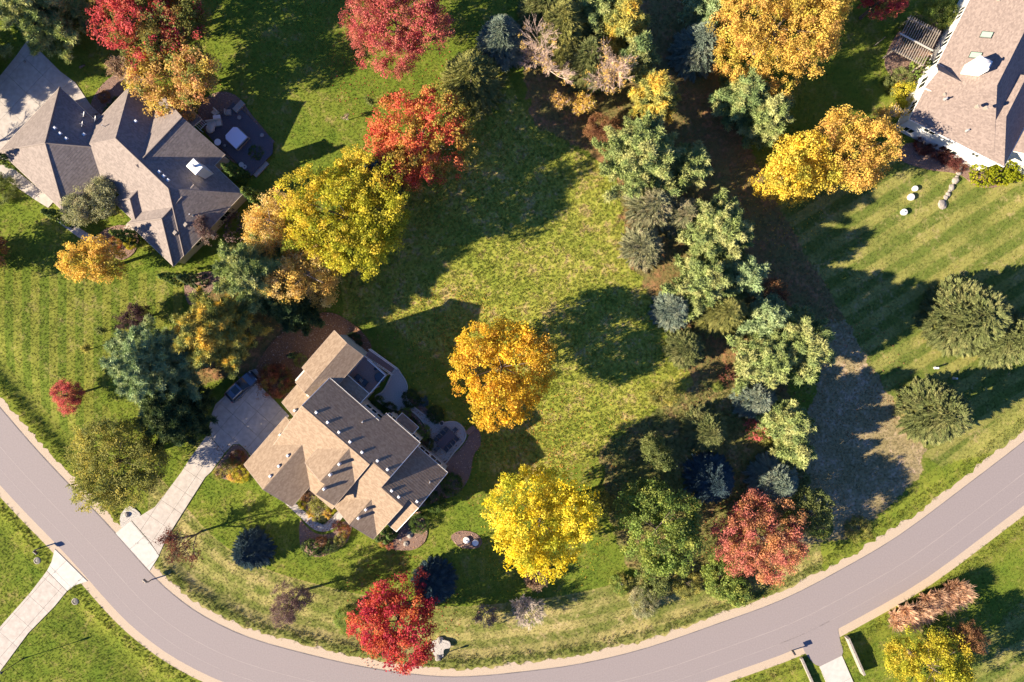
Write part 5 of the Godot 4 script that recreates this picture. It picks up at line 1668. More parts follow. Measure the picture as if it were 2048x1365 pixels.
	for a in [[Vector2(-24.56,25.76), 0.65, "brown", "brown low shrub in the front bed near the round boxwood"], [Vector2(-22.95,26.14), 0.8, "dark", "dark low shrub in the front bed"], [Vector2(-22.05,25.5), 0.7, "olive", "olive low shrub in the front bed"], [Vector2(-21.53,24.47), 0.7, "mixedfire", "reddish low shrub in the front bed against the gable"], [Vector2(-23.79,26.79), 0.6, "box", "green low shrub at the lower rim of the front bed"], [Vector2(-24.76,27.17), 0.55, "dark", "dark small plant at the lower rim of the front bed"], [Vector2(-22.44,23.82), 0.6, "burgundy", "burgundy low shrub beside the front walk's end"]]:
		plant("round", a[0], a[1] * 1.1, a[1], a[2], "low_shrub", "shrub", a[3], {"clump": "fine_leafy", "size": 0.34})
	for a in [[Vector2(-26.95,21.11), 0.5, "limegold"], [Vector2(-25.92,22.15), 0.5, "amber"], [Vector2(-25.21,22.79), 0.45, "olive"], [Vector2(-23.79,22.27), 0.5, "amber"], [Vector2(-23.21,21.63), 0.55, "limegold"], [Vector2(-26.56,19.95), 0.55, "brown"], [Vector2(-24.37,23.05), 0.5, "dark"]]:
		plant("round", a[0], a[1], a[1], a[2], "low_plant", "plant", "small autumn plant in the front court inside the curved walk", {"clump": "fine_leafy", "size": 0.3, "group": "small plants in the front court"})
	for a in [[Vector2(-16.98,25.09), 2.2, 0.7], [Vector2(-16.28,24.13), 2.4, 0.75], [Vector2(-15.52,24.7), 2.4, 0.8], [Vector2(-16.02,25.49), 1.8, 0.6]]:
		plant("column", a[0], a[1], a[2], "box", "arborvitae_shrub", "evergreen", "rounded green evergreen in the tight group at the house's low porch corner", {"size": 0.34, "group": "rounded evergreens at the porch corner"})
	plant("round", Vector2(-16.72,26.02), 0.6, 0.45, "flame", "low_plant", "plant", "orange plant below the porch-corner evergreens", {"clump": "fine_leafy", "size": 0.28})
	plant("round", Vector2(-15.76,26.34), 0.6, 0.45, "rust", "low_plant", "plant", "rust-red plant at the boulder bed's rim", {"clump": "fine_leafy", "size": 0.28})
	plant("round", Vector2(-11.91,23.4), 1.3, 1.2, "box", "low_shrub", "shrub", "loose green shrub between the boulder bed and the end wall", {"clump": "fine_leafy", "size": 0.4})
	plant("round", Vector2(-7.79,18.37), 1.5, 1.35, "box", "low_shrub", "shrub", "round green shrub in the patio bed's lower bend", {"clump": "fine_leafy", "size": 0.42})
	plant("round", Vector2(-9.8,20.65), 1.2, 1.2, "box", "low_shrub", "shrub", "spreading green shrub at the end wall", {"clump": "fine_leafy", "size": 0.4})
	# beds round the patio
	for a in [[Vector2(-17.15,7.9), 0.8, "box", "green shrub at the patio's inner corner by the deck"], [Vector2(-15.79,8.86), 0.9, "dark", "dark round shrub under the back wall's windows"], [Vector2(-13.73,9.25), 0.75, "leafgreen", "bright green shrub at the head of the path island"], [Vector2(-12.89,10.54), 0.7, "dark", "dark shrub in the middle of the path island"], [Vector2(-11.48,11.7), 0.95, "leafgreen", "bright round shrub at the tip of the path island"], [Vector2(-11.22,13.12), 1.1, "dark", "dark round shrub against the patio's inner wall"], [Vector2(-12.89,7.38), 1.1, "dark", "dark round shrub beside the pale ring planter"], [Vector2(-11.35,7.77), 0.6, "blue_deep", "low blue spreading shrub beside the patio path"], [Vector2(-9.8,9.44), 1.05, "dark", "dark round shrub beside the patio path's outer curve"]]:
		plant("round", a[0], a[1] * 1.2, a[1], a[2], "low_shrub", "shrub", a[3], {"clump": "fine_leafy", "size": 0.36})
	# woodland edge and verge
	plant("round", Vector2(-20.87,35.37), 3.0, 1.5, "leafgreen", "round_shrub", "shrub", "green upright shrub beside the scarlet maple", {"clump": "fine_leafy", "size": 0.6})
	plant("round", Vector2(26.71,29.98), 2.8, 2.4, "leafgreen", "round_shrub", "shrub", "large leafy shrub by the road below the rust-red maple", {"clump": "leafy", "size": 0.9, "deep": 0.5})
	plant("round", Vector2(28.75,31.84), 2.2, 1.8, "leafgreen", "round_shrub", "shrub", "leafy shrub at the road verge under the rust-red maple", {"clump": "leafy", "size": 0.8, "deep": 0.5})
	plant("round", Vector2(22.37,31.2), 2.2, 1.5, "olive", "round_shrub", "shrub", "olive shrub between the large leafy shrub and the sage shrub", {"clump": "fine_leafy", "size": 0.6})
	plant("round", Vector2(16.76,33.3), 2.2, 1.8, "sage", "round_shrub", "shrub", "sage-green round shrub at the mown verge", {"clump": "fine_leafy", "size": 0.6})
	plant("round", Vector2(18.31,30.36), 2.4, 2.0, "green", "round_shrub", "shrub", "green shrub at the foot of the large leafy green tree", {"clump": "leafy", "size": 0.8, "deep": 0.5})
	for a in [[Vector2(13.47,30.98), "leafgreen"], [Vector2(14.57,30.65), "olive"], [Vector2(13.99,31.82), "leafgreen"]]:
		plant("round", a[0], 0.9, 0.75, a[1], "low_plant", "plant", "leafy plant in the ring round the pale stone ornament", {"clump": "leafy", "size": 0.5, "group": "plants round the stone ornament"})
	plant("round", Vector2(31.37,11.21), 1.8, 1.5, "rose", "round_shrub", "shrub", "dusty pink bush in the clearing behind the blue spruces", {"clump": "thin", "size": 0.8})
	plant("round", Vector2(33.4,12.15), 1.0, 1.7, "olive", "low_shrub", "shrub", "low olive growth beside the dusty pink bush", {"clump": "fine_leafy", "size": 0.6})
	plant("round", Vector2(30.19,6.57), 1.2, 1.2, "limegold", "low_shrub", "shrub", "yellow-green bush beside the grey-blue spruce", {"clump": "fine_leafy", "size": 0.5})
	plant("round", Vector2(27.63,4.46), 1.1, 1.0, "burgundy", "low_shrub", "shrub", "wine-red bush by the patch of red needles", {"clump": "thin", "size": 0.7})
	plant("round", Vector2(26.38,5.94), 0.9, 0.6, "leafgreen", "low_shrub", "shrub", "tiny bright green bush at the meadow's corner", {"clump": "fine_leafy", "size": 0.4})
	plant("round", Vector2(23.62,1.12), 0.8, 1.0, "brown", "low_shrub", "shrub", "low brown growth beside the small yellow-green spruce", {"clump": "thin", "size": 0.6})
	plant("round", Vector2(39.35,23.8), 1.8, 1.4, "leafgreen", "low_shrub", "shrub", "light green bush behind the verge below the dry strip", {"clump": "leafy", "size": 0.7})
	plant("round", Vector2(44.72,24.25), 0.7, 1.6, "olive", "low_shrub", "shrub", "low weeds at the verge below the dry strip", {"clump": "fine_leafy", "size": 0.5, "deep": 0.9})
	plant("round", Vector2(11.24,20.92), 1.8, 1.7, "olive", "low_shrub", "shrub", "tangled undergrowth between the lemon maple and green tree", {"clump": "fine_leafy", "size": 0.6, "deep": 0.6})
	# white house
	plant("round", Vector2(52.2,-34.7), 2.0, 1.4, "leafgreen", "boxwood_shrub", "shrub", "clipped green globe shrub against the white house", {"size": 0.36})
	plant("round", Vector2(50.34,-31.59), 1.7, 1.5, "limegold", "round_shrub", "shrub", "yellow-green loose shrub below the green globe shrub", {"clump": "leafy", "size": 0.7, "deep": 0.5})
	plant("round", Vector2(49.44,-33.1), 1.5, 1.6, "green", "round_shrub", "shrub", "dark green loose shrub beside the bare earth court", {"clump": "fine_leafy", "size": 0.6})
	plant("round", Vector2(60.24,-21.41), 2.0, 1.7, "goldhedge", "hedge_shrub", "hedge", "golden-green hedge shrub at the white house's corner, first from the stone edging", {"size": 0.36})
	plant("round", Vector2(62.47,-21.66), 2.1, 1.75, "goldhedge", "hedge_shrub", "hedge", "golden-green hedge shrub in the middle of the row by the white house", {"size": 0.36})
	plant("round", Vector2(64.83,-22.24), 2.1, 1.75, "goldhedge", "hedge_shrub", "hedge", "golden-green hedge shrub at the far end of the row", {"size": 0.36})
	for a in [[Vector2(52.93,-25.18), 1.2], [Vector2(54.67,-24.53), 1.3], [Vector2(56.35,-23.63), 1.2], [Vector2(57.51,-22.73), 0.9]]:
		plant("round", a[0], a[1] * 1.1, a[1], "burgundy", "barberry_shrub", "shrub", "dark burgundy shrub in the row under the white house's end wall", {"clump": "fine_leafy", "size": 0.45, "group": "burgundy shrubs under the end wall"})
	plant("round", Vector2(51.37,-39.68), 2.2, 1.6, "dark", "round_shrub", "shrub", "dark shrub behind the pergola", {"clump": "fine_leafy", "size": 0.6})
	plant("round", Vector2(54.56,-41.91), 2.4, 1.9, "leafgreen", "round_shrub", "shrub", "green shrub between the pergola and the white house", {"clump": "fine_leafy", "size": 0.6})
	plant("bare", Vector2(52.53,-38.54), 2.6, 1.9, "plumgrey", "bare_shrub", "shrub", "grey-brown twiggy shrub beside the pergola and the white wall", {"stems": 8, "depth": 3, "leg": 0.36, "bark": M.grey_bark, "spread": 0.7, "leaves": 0.2})
	# feather grasses across the road
	for a in [[Vector2(49.14,35.41), 0], [Vector2(50.22,34.51), 0], [Vector2(51.5,33.88), 0], [Vector2(52.71,33.17), 0], [Vector2(53.98,32.47), 0], [Vector2(55.32,31.84), 0], [Vector2(56.6,31.45), 0], [Vector2(50.73,35.53), 0], [Vector2(52.14,34.77), 0], [Vector2(53.54,34), 0], [Vector2(55.07,33.24), 0], [Vector2(56.47,32.73), 0], [Vector2(57.49,32.22), 0]]:
		plant("plume", a[0], 2.5, 1.75, "feather", "feather_grass", "ornamental grass", "buff feathery grass clump in the row across the road", {"n": 4, "group": "feather grass row across the road"})

# ---------------------------------------------------------------- yard things
func stone_mesh(sd: int, flat := 0.6) -> Mesh:
	var sp := SphereMesh.new()
	sp.radial_segments = 10
	sp.rings = 6
	sp.radius = 0.5
	sp.height = 1.0
	var arr := sp.get_mesh_arrays()
	var v: PackedVector3Array = arr[Mesh.ARRAY_VERTEX]
	for i in v.size():
		var k := 1.0 + 0.45 * noise_a.get_noise_3d(v[i].x * 22.0 + sd * 31, v[i].y * 22.0, v[i].z * 22.0)
		v[i] = Vector3(v[i].x * k, v[i].y * k * flat, v[i].z * k)
	var st := begin()
	var ids: PackedInt32Array = arr[Mesh.ARRAY_INDEX]
	for i in range(0, ids.size(), 3):
		tri(st, v[ids[i]], v[ids[i + 1]], v[ids[i + 2]], v[ids[i]] + v[ids[i + 1]] + v[ids[i + 2]])
	return st.commit()

func mailbox(at: Vector2, turn: float, label: String, mat: Material) -> void:
	var o := thing("mailbox", label, "mailbox", Vector3(at.x, ground_y(at.x, at.y), at.y), turn)
	var st := begin()
	box(st, Vector3(-0.06, -0.3, -0.06), Vector3(0.06, 1.05, 0.06))
	box(st, Vector3(-0.05, 0.92, -0.1), Vector3(0.05, 1.02, 0.6))
	part(o, "post", st.commit(), M.wood_grey)
	st = begin()
	box(st, Vector3(-0.13, 1.05, 0.05), Vector3(0.13, 1.28, 0.62))
	for i in 6:
		var a0 := PI * i / 6
		var a1 := PI * (i + 1) / 6
		quad(st, Vector3(cos(a0) * 0.13, 1.28 + sin(a0) * 0.11, 0.05), Vector3(cos(a1) * 0.13, 1.28 + sin(a1) * 0.11, 0.05), Vector3(cos(a1) * 0.13, 1.28 + sin(a1) * 0.11, 0.62), Vector3(cos(a0) * 0.13, 1.28 + sin(a0) * 0.11, 0.62), Vector3(0, 1, 0))
	part(o, "box", st.commit(), mat)
	st = begin()
	box(st, Vector3(0.135, 1.2, 0.3), Vector3(0.15, 1.42, 0.34))
	part(o, "flag", st.commit(), M.red)

func lamp_post(at: Vector2, h: float, label: String) -> void:
	var o := thing("lamp_post", label, "lamp post", Vector3(at.x, ground_y(at.x, at.y), at.y))
	part(o, "pole", lathe([[0.11, -0.2], [0.11, 0.25], [0.05, 0.35], [0.045, h - 0.45], [0.08, h - 0.42]], 10), M.dark_metal)
	var l := part(o, "lantern", lathe([[0.09, h - 0.42], [0.15, h - 0.1], [0.15, h - 0.08], [0.19, h - 0.06], [0.03, h + 0.08], [0.0, h + 0.14]], 6), M.dark_metal)
	l.name = "lantern"

func chair(called: String, label: String, at: Vector3, turn: float, group: String, low: bool) -> Node3D:
	var o := thing(called, label, "chair", at, turn, group)
	var sy := 0.34 if low else 0.44
	part(o, "seat", box_mesh(Vector3(0.5, 0.06, 0.5), 0.02), M.cushion, Vector3(0, sy, 0))
	part(o, "backrest", box_mesh(Vector3(0.5, 0.5, 0.05), 0.02), M.cushion, Vector3(0, sy + 0.04, -0.25), Vector3(-0.18, 0, 0))
	var lg := begin()
	tube(lg, Vector3(0, 0, 0), Vector3(0, sy, 0), 0.02, 0.02, 5)
	var m := lg.commit()
	for x in [-0.22, 0.22]:
		for z in [-0.22, 0.22]:
			part(o, "leg", m, M.dark_metal, Vector3(x, 0, z))
	return o

func lounger(at: Vector3, turn: float, label: String) -> void:
	var o := thing("lounge_chair", label, "chair", at, turn)
	part(o, "seat", box_mesh(Vector3(0.68, 0.14, 0.7), 0.04), M.cushion, Vector3(0, 0.3, 0.05))
	part(o, "backrest", box_mesh(Vector3(0.68, 0.62, 0.14), 0.04), M.cushion, Vector3(0, 0.4, -0.32), Vector3(-0.35, 0, 0))
	for x in [-0.38, 0.38]:
		part(o, "armrest", box_mesh(Vector3(0.07, 0.05, 0.72), 0.01), M.dark_metal, Vector3(x, 0.56, 0))
		for z in [-0.3, 0.32]:
			part(o, "leg", box_mesh(Vector3(0.05, 0.56, 0.05)), M.dark_metal, Vector3(x, 0, z))

func in_frame(origin: Vector3, angle: float, s: float, h: float, n: float) -> Vector3:
	return origin + Vector3(cos(angle) * s + sin(angle) * n, h, sin(angle) * s - cos(angle) * n)

func build_yard_things() -> void:
	M.red = plain(0.4, 0.03, 0.02, 0.6)
	# deck furniture of the tan-roofed house
	var A := Vector3(-24.31,0,7.52)
	var aa := 0.71558
	var dy := 3.003
	var q1 := Vector2(2.03,5.62)
	var q2 := Vector2(2.98,5.7)
	lounger(in_frame(A, aa, q1.x, dy, q1.y), -aa + PI, "dark cushioned deck chair beside the stair end of the deck's shade wall")
	lounger(in_frame(A, aa, q2.x, dy, q2.y), -aa + PI, "dark cushioned deck chair at the deck's railing corner")
	var q3 := Vector2(2.5,5.65)
	var t := thing("side_table", "small pale side table between the two deck chairs", "table", in_frame(A, aa, q3.x, dy, q3.y), -aa)
	part(t, "table_top", box_mesh(Vector3(0.4, 0.04, 0.4), 0.01), M.canvas, Vector3(0, 0.42, 0))
	part(t, "pedestal", lathe([[0.16, 0.0], [0.05, 0.04], [0.05, 0.42]], 10), M.dark_metal)
	var q4 := Vector2(3.97,7.48)
	t = thing("fire_table", "dark covered oval table at the deck's outer corner", "table", in_frame(A, aa, q4.x, dy, q4.y), -aa)
	part(t, "cover", lathe([[0.62, 0.02], [0.66, 0.1], [0.64, 0.5], [0.56, 0.62], [0.2, 0.68], [0.0, 0.69]], 20), M.cushion)
	part(t, "base", lathe([[0.4, 0.0], [0.4, 0.05], [0.0, 0.051]], 14), M.dark_metal)
	var q5 := Vector2(2.88,7.91)
	t = thing("flower_pot", "small dark pot beside the deck railing", "pot", in_frame(A, aa, q5.x, dy, q5.y))
	part(t, "pot", lathe([[0.13, 0.0], [0.19, 0.3], [0.21, 0.32], [0.17, 0.31], [0.0, 0.28]], 12), M.dark_metal)
	# dining set on the patio
	var c := Vector2(-8.45,12.6)
	var turn := -PI / 4 - 0.02
	var b := Basis(Vector3.UP, -turn)
	t = thing("dining_table", "long dark dining table on the patio's round end", "table", Vector3(c.x, 0.06, c.y), -turn)
	part(t, "table_top", box_mesh(Vector3(2.5, 0.06, 1.15), 0.02), M.purple_deck, Vector3(0, 0.7, 0))
	for x in [-1.05, 1.05]:
		for z in [-0.4, 0.4]:
			part(t, "leg", box_mesh(Vector3(0.09, 0.7, 0.09)), M.dark_metal, Vector3(x, 0, z))
	var g := "chairs round the patio dining table"
	var first: Node3D
	for i in 4:
		for sd in [-1.0, 1.0]:
			var p := Vector3(c.x, 0.06, c.y) + b * Vector3(-0.96 + i * 0.64, 0, sd * 0.86)
			var tt: float = -turn + (PI if sd > 0 else 0.0)
			var lab := "dark patio chair along a long side of the dining table"
			if first == null:
				first = chair("patio_chair", lab, p, tt, g, false)
			else:
				copy_of(first, p, tt, lab, g)
	copy_of(first, Vector3(c.x, 0.06, c.y) + b * Vector3(1.68, 0, 0), -turn - PI / 2, "dark patio chair at a short end of the dining table", g)
	copy_of(first, Vector3(c.x, 0.06, c.y) + b * Vector3(-1.68, 0, 0), -turn + PI / 2, "dark patio chair at a short end of the dining table", g)
	for e in [[Vector2(-13.84,6.77), "round pale-rimmed planter at the upper patio's edge"], [Vector2(-9.03,10.57), "round pale-rimmed planter at the dining patio's edge"]]:
		t = thing("ring_planter", e[1], "planter", Vector3(e[0].x, 0.05, e[0].y))
		part(t, "pot", lathe([[0.2, 0.0], [0.28, 0.35], [0.34, 0.4], [0.34, 0.46], [0.24, 0.46], [0.22, 0.3], [0.0, 0.3]], 20), M.edging)
		part(t, "soil", lathe([[0.23, 0.33], [0.0, 0.34]], 14), M.dark_metal)
	t = thing("garden_bench", "slatted dark bench beyond the patio's round end", "bench", Vector3(Vector2(-5.29,11.44).x, 0.08, Vector2(-5.29,11.44).y), 0.75)
	for i in 4:
		part(t, "slat", box_mesh(Vector3(1.3, 0.03, 0.1), 0.01), M.deck, Vector3(0, 0.42, -0.2 + i * 0.125))
	for i in 3:
		part(t, "slat", box_mesh(Vector3(1.3, 0.1, 0.03), 0.01), M.deck, Vector3(0, 0.52 + i * 0.13, -0.3 - i * 0.02))
	for x in [-0.58, 0.58]:
		part(t, "leg", box_mesh(Vector3(0.06, 0.88, 0.06)), M.dark_metal, Vector3(x, 0, -0.27))
		part(t, "leg", box_mesh(Vector3(0.06, 0.42, 0.06)), M.dark_metal, Vector3(x, 0, 0.2))
	# boulders
	var sm := [stone_mesh(1), stone_mesh(2), stone_mesh(3), stone_mesh(4)]
	var k := 0
	for e in [[Vector2(-13.67,26.14), 0.8, "pale boulder at the rim of the mulch bed by the house's corner"], [Vector2(-13.15,24.98), 0.9, "larger grey boulder in the mulch bed by the house's corner"], [Vector2(-14.44,25.5), 0.5, "small stone in the mulch bed by the house's corner"], [Vector2(-49.64,22.4), 0.7, "grey boulder on the pebble patch by the driveway"], [Vector2(-10.19,39.81), 0.9, "pale boulder at the near rim of the roadside stone patch"], [Vector2(-9.28,38.78), 1.1, "largest pale boulder of the roadside stone patch"], [Vector2(-8.45,39.16), 0.8, "pale boulder at the far rim of the roadside stone patch"], [Vector2(-9.54,40.91), 0.8, "pale boulder at the road end of the roadside stone patch"], [Vector2(-62.86,-36.07), 0.4, "small stone beside the parking court"]]:
		var s: float = e[1]
		t = part(self, "boulder", sm[k % 4], M.rock, Vector3(e[0].x, ground_y(e[0].x, e[0].y) + s * 0.16, e[0].y), Vector3(0, k * 1.3, 0))
		t.scale = Vector3(s, s, s)
		tag(t, e[2], "boulder")
		k += 1
	# ring of stones round the small roadside ornament
	t = thing("stone_ornament", "pale stone ornament ringed by leafy plants near the verge", "ornament", Vector3(Vector2(13.99,31.17).x, 0, Vector2(13.99,31.17).y))
	part(t, "base", lathe([[0.34, -0.05], [0.34, 0.12], [0.24, 0.16]], 12), M.rock)
	part(t, "column", lathe([[0.16, 0.15], [0.12, 0.4], [0.14, 0.6], [0.24, 0.66], [0.24, 0.72], [0.0, 0.7]], 12), M.edging)
	# natural stone edging by the white house
	var edge := pts([57.83,-22.21,57.64,-21.69,57.38,-21.18,57.18,-20.73,56.93,-20.28,56.67,-19.82,56.47,-19.37,56.22,-18.92,55.96,-18.53,55.7,-18.08,55.44,-17.63])
	t = thing("stone_edging", "row of pale boulders running from the white house down the lawn", "stone edging", Vector3(edge[0].x, 0, edge[0].y))
	for i in edge.size():
		var sc := 0.55 + 0.25 * sin(i * 2.7) + (0.25 if i == edge.size() - 1 else 0.0)
		var m := part(t, "stone", sm[i % 4], M.rock, Vector3(edge[i].x - edge[0].x, 0.1 * sc, edge[i].y - edge[0].y), Vector3(0, i * 1.9, 0))
		m.scale = Vector3(sc, sc, sc * 1.15)
	# round concrete lids
	for e in [[Vector2(51.9,-19.63), 0.36, "flat white round lid on the striped lawn, beside the stone edging"], [Vector2(51.38,-18.53), 0.44, "largest white round lid, midmost of the three on the striped lawn"], [Vector2(50.48,-16.6), 0.42, "white round lid with a riser knob on the striped lawn"], [Vector2(-5.87,25.63), 0.42, "white round lid with a dark knob in the oval mulch bed"], [Vector2(-4.71,25.95), 0.42, "plain white round lid in the oval mulch bed"]]:
		t = thing("tank_lid", e[2], "lid", Vector3(e[0].x, 0.02, e[0].y))
		var r: float = e[1]
		part(t, "riser", lathe([[r * 0.92, -0.2], [r * 0.92, 0.22]], 20), M.edging)
		part(t, "lid", lathe([[r * 0.93, 0.2], [r, 0.21], [r, 0.28], [r * 0.9, 0.32], [r * 0.3, 0.35], [0.0, 0.35]], 20), M.siding_white)
		if "knob" in e[2]:
			part(t, "knob", lathe([[0.06, 0.34], [0.06, 0.44], [0.0, 0.46]], 8), M.dark_metal)
	# small posts
	for e in [[Vector2(54.54,3.45), "short white utility pedestal on the striped lawn"], [Vector2(56.93,4.8), "short white marker post near the dense cone spruce"]]:
		t = thing("utility_post", e[1], "post", Vector3(e[0].x, ground_y(e[0].x, e[0].y), e[0].y), 0.4)
		part(t, "base", box_mesh(Vector3(0.3, 0.12, 0.3), 0.02), M.edging)
		part(t, "post", box_mesh(Vector3(0.2, 0.75, 0.2), 0.04), M.siding_white, Vector3(0, 0.1, 0))
	mailbox(Vector2(-60.92,26.72), 0.9, "mailbox on a post beside the drive across the road", M.dark_metal)
	mailbox(Vector2(-46.48,30.78), -2.3, "mailbox on a post at the foot of the tan-roofed house's driveway", M.wood_grey)
	mailbox(Vector2(36.04,39.94), -2.6, "mailbox on a post beside the short drive's low stone wall", M.dark_metal)
	lamp_post(Vector2(-63.05,40.97), 3.9, "tall dark lamp post on the lawn beside the drive across the road")
	lamp_post(Vector2(-9.09,40.52), 1.5, "short dark lamp post beside the roadside stone patch")
	for e in [[Vector2(-61.25,28.33), "short dark drain stub on the lawn beside the mailbox"], [Vector2(-56.41,33.62), "short dark drain stub beside the drive's bright apron"]]:
		t = thing("drain_stub", e[1], "drain", Vector3(e[0].x, ground_y(e[0].x, e[0].y), e[0].y))
		part(t, "collar", lathe([[0.45, -0.1], [0.45, 0.05], [0.33, 0.1], [0.33, -0.1]], 14), M.rock)
		part(t, "grate", lathe([[0.32, 0.04], [0.0, 0.06]], 12), M.dark_metal)
	t = thing("yard_ornament", "dark driftwood ornament on the lawn beside the parking court", "ornament", Vector3(Vector2(-55.25,-35.43).x, 0, Vector2(-55.25,-35.43).y), 0.3)
	var st := begin()
	tube(st, Vector3(-0.5, 0.05, 0), Vector3(0.3, 0.3, 0.05), 0.16, 0.1, 7, true)
	tube(st, Vector3(0.1, 0.2, 0.02), Vector3(0.3, 0.7, 0.2), 0.07, 0.03, 6, true)
	part(t, "log", st.commit(), M.bark)
	# low walls at the short drive
	for e in [[pts([43,38,45.06,42.71]), 0.95, "low pale headwall along the lawn side of the short drive's ditch"], [pts([37.2,40.78,38.87,44.45]), 0.5, "low pale headwall opposite, on the mailbox side of the short drive"]]:
		var a: Vector2 = e[0][0]
		var z: Vector2 = e[0][1]
		var d := z - a
		t = thing("stone_wall", e[2], "wall", Vector3(a.x, 0, a.y), -d.angle())
		var n := int(d.length() / 0.62)
		for i in n:
			part(t, "block", box_mesh(Vector3(d.length() / n - 0.015, e[1] + 0.6 + 0.02 * sin(i * 2.1), 0.32), 0.03), M.rock, Vector3((i + 0.5) * d.length() / n, -0.6, 0))
		part(t, "footing", box_mesh(Vector3(d.length(), 0.3, 0.4)), M.edging, Vector3(d.length() / 2, -0.75, 0))
	# hot tub deck of the brown house
	var B := Vector3(-63.64,0,-23.46)
	var ab := 0.75922
	var dk := Node3D.new()
	dk.name = numbered("timber_deck")
	add_child(dk)
	dk.position = in_frame(B, ab, 15.2, 0, 19.1)
	dk.rotation.y = -ab
	tag(dk, "dark purple-grey timber deck with hot tub behind the brown house", "deck")
	for i in 38:
		var bs := begin()
		box(bs, Vector3(0.0, 0.32, -0.14 * i - 0.134), Vector3(8.2 - maxf(0.0, (i - 28) * 0.12), 0.36, -0.14 * i))
		part(dk, "deck_board", bs.commit(), M.purple_deck)
	var fs := begin()
	box(fs, Vector3(0.05, -0.1, -5.3), Vector3(7.2, 0.315, -0.05))
	part(dk, "deck_frame", fs.commit(), M.wood_grey)
	part(dk, "step", box_mesh(Vector3(0.75, 0.2, 2.4), 0.02), M.wood_grey, Vector3(8.35, 0, -1.5))
	part(dk, "step", box_mesh(Vector3(0.75, 0.3, 1.6), 0.02), M.wood_grey, Vector3(1.0, 0.36, -5.4))
	var h := Vector2(-35.2,-25.97)
	t = thing("hot_tub", "hot tub under a pale lilac cover", "hot tub", Vector3(h.x, 0.36, h.y), -ab)
	var oct := PackedVector2Array()
	for v in [[-1.15, -0.75], [-0.75, -1.1], [1.15, -1.1], [1.15, 1.1], [-0.75, 1.1], [-1.15, 0.75]]:
		oct.append(Vector2(v[0], v[1]))
	part(t, "shell", slab_mesh(oct, 0.0, 0.72), M.wood_grey)
	var lid := Geometry2D.offset_polygon(oct, -0.08)
	part(t, "cover", slab_mesh(lid[0], 0.72, 0.84), M.vinyl)
	part(t, "cover_lifter", box_mesh(Vector3(0.1, 0.12, 1.9), 0.02), M.dark_metal, Vector3(1.22, 0.6, 0))
	h = Vector2(-37.52,-25.36)
	t = thing("bistro_table", "round white bistro table beside the brown house's wall", "table", Vector3(h.x, 0.36, h.y))
	part(t, "table_top", lathe([[0.0, 0.68], [0.42, 0.68], [0.43, 0.71], [0.0, 0.72]], 22), M.white_metal)
	part(t, "pedestal", lathe([[0.25, 0.0], [0.05, 0.05], [0.04, 0.68]], 10), M.dark_metal)
	h = Vector2(-36.73,-25.01)
	t = thing("bistro_stool", "small stool beside the white bistro table", "stool", Vector3(h.x, 0.36, h.y))
	part(t, "seat", lathe([[0.0, 0.4], [0.17, 0.4], [0.17, 0.44], [0.0, 0.46]], 12), M.wood_grey)
	part(t, "pedestal", lathe([[0.15, 0.0], [0.04, 0.04], [0.04, 0.4]], 8), M.dark_metal)
	# seating corner
	h = Vector2(-38.12,-27.85)
	t = thing("outdoor_sofa", "tan cushioned outdoor sofa on the hot tub deck", "sofa", Vector3(h.x, 0.36, h.y), -ab + 0.9)
	part(t, "base", box_mesh(Vector3(1.9, 0.28, 0.8), 0.03), M.wood_grey, Vector3(0, 0.05, 0))
	for x in [-0.6, 0.0, 0.6]:
		part(t, "cushion", box_mesh(Vector3(0.58, 0.16, 0.7), 0.05), M.canvas, Vector3(x, 0.33, 0.05))
	part(t, "backrest", box_mesh(Vector3(1.9, 0.5, 0.16), 0.05), M.canvas, Vector3(0, 0.33, -0.34))
	h = Vector2(-38.57,-27.15)
	t = thing("covered_armchair", "rumpled tan furniture cover on the hot tub deck", "armchair", Vector3(h.x, 0.36, h.y), 0.4)
	part(t, "cover", stone_mesh(9, 0.75), M.canvas, Vector3(0, 0.32, 0))
	t.scale = Vector3(1.25, 1.0, 1.1)
	h = Vector2(-37.78,-28.65)
	t = thing("coffee_table", "white-topped low table between the deck sofa and the bench", "table", Vector3(h.x, 0.36, h.y), -ab + 0.9)
	part(t, "table_top", box_mesh(Vector3(0.95, 0.05, 0.5), 0.02), M.white_metal, Vector3(0, 0.4, 0))
	for x in [-0.4, 0.4]:
		part(t, "leg", box_mesh(Vector3(0.06, 0.4, 0.42)), M.wood_grey, Vector3(x, 0, 0))
	h = Vector2(-38.03,-29.29)
	t = thing("outdoor_armchair", "tan square armchair at the upper end of the deck", "armchair", Vector3(h.x, 0.36, h.y), -ab)
	part(t, "seat", box_mesh(Vector3(0.7, 0.4, 0.7), 0.05), M.canvas, Vector3(0, 0.03, 0))
	part(t, "backrest", box_mesh(Vector3(0.7, 0.4, 0.14), 0.05), M.canvas, Vector3(0, 0.43, -0.28))
	h = Vector2(-36.37,-29.29)
	t = thing("outdoor_armchair", "grey-brown armchair at the deck's garden edge", "armchair", Vector3(h.x, 0.3, h.y), -ab + 2.4)
	part(t, "seat", box_mesh(Vector3(0.7, 0.4, 0.7), 0.05), M.wood_grey, Vector3(0, 0.06, 0))
	part(t, "backrest", box_mesh(Vector3(0.7, 0.4, 0.14), 0.05), M.wood_grey, Vector3(0, 0.46, -0.28))
	h = Vector2(-39.64,-27.57)
	t = thing("garden_ladder_frame", "white metal frame leaning at the porch roof of the brown house", "frame", Vector3(h.x, 0.3, h.y), -ab)
	for i in 5:
		part(t, "rung", box_mesh(Vector3(0.9, 0.05, 0.05)), M.white_metal, Vector3(0, 0.9, -0.5 + i * 0.25))
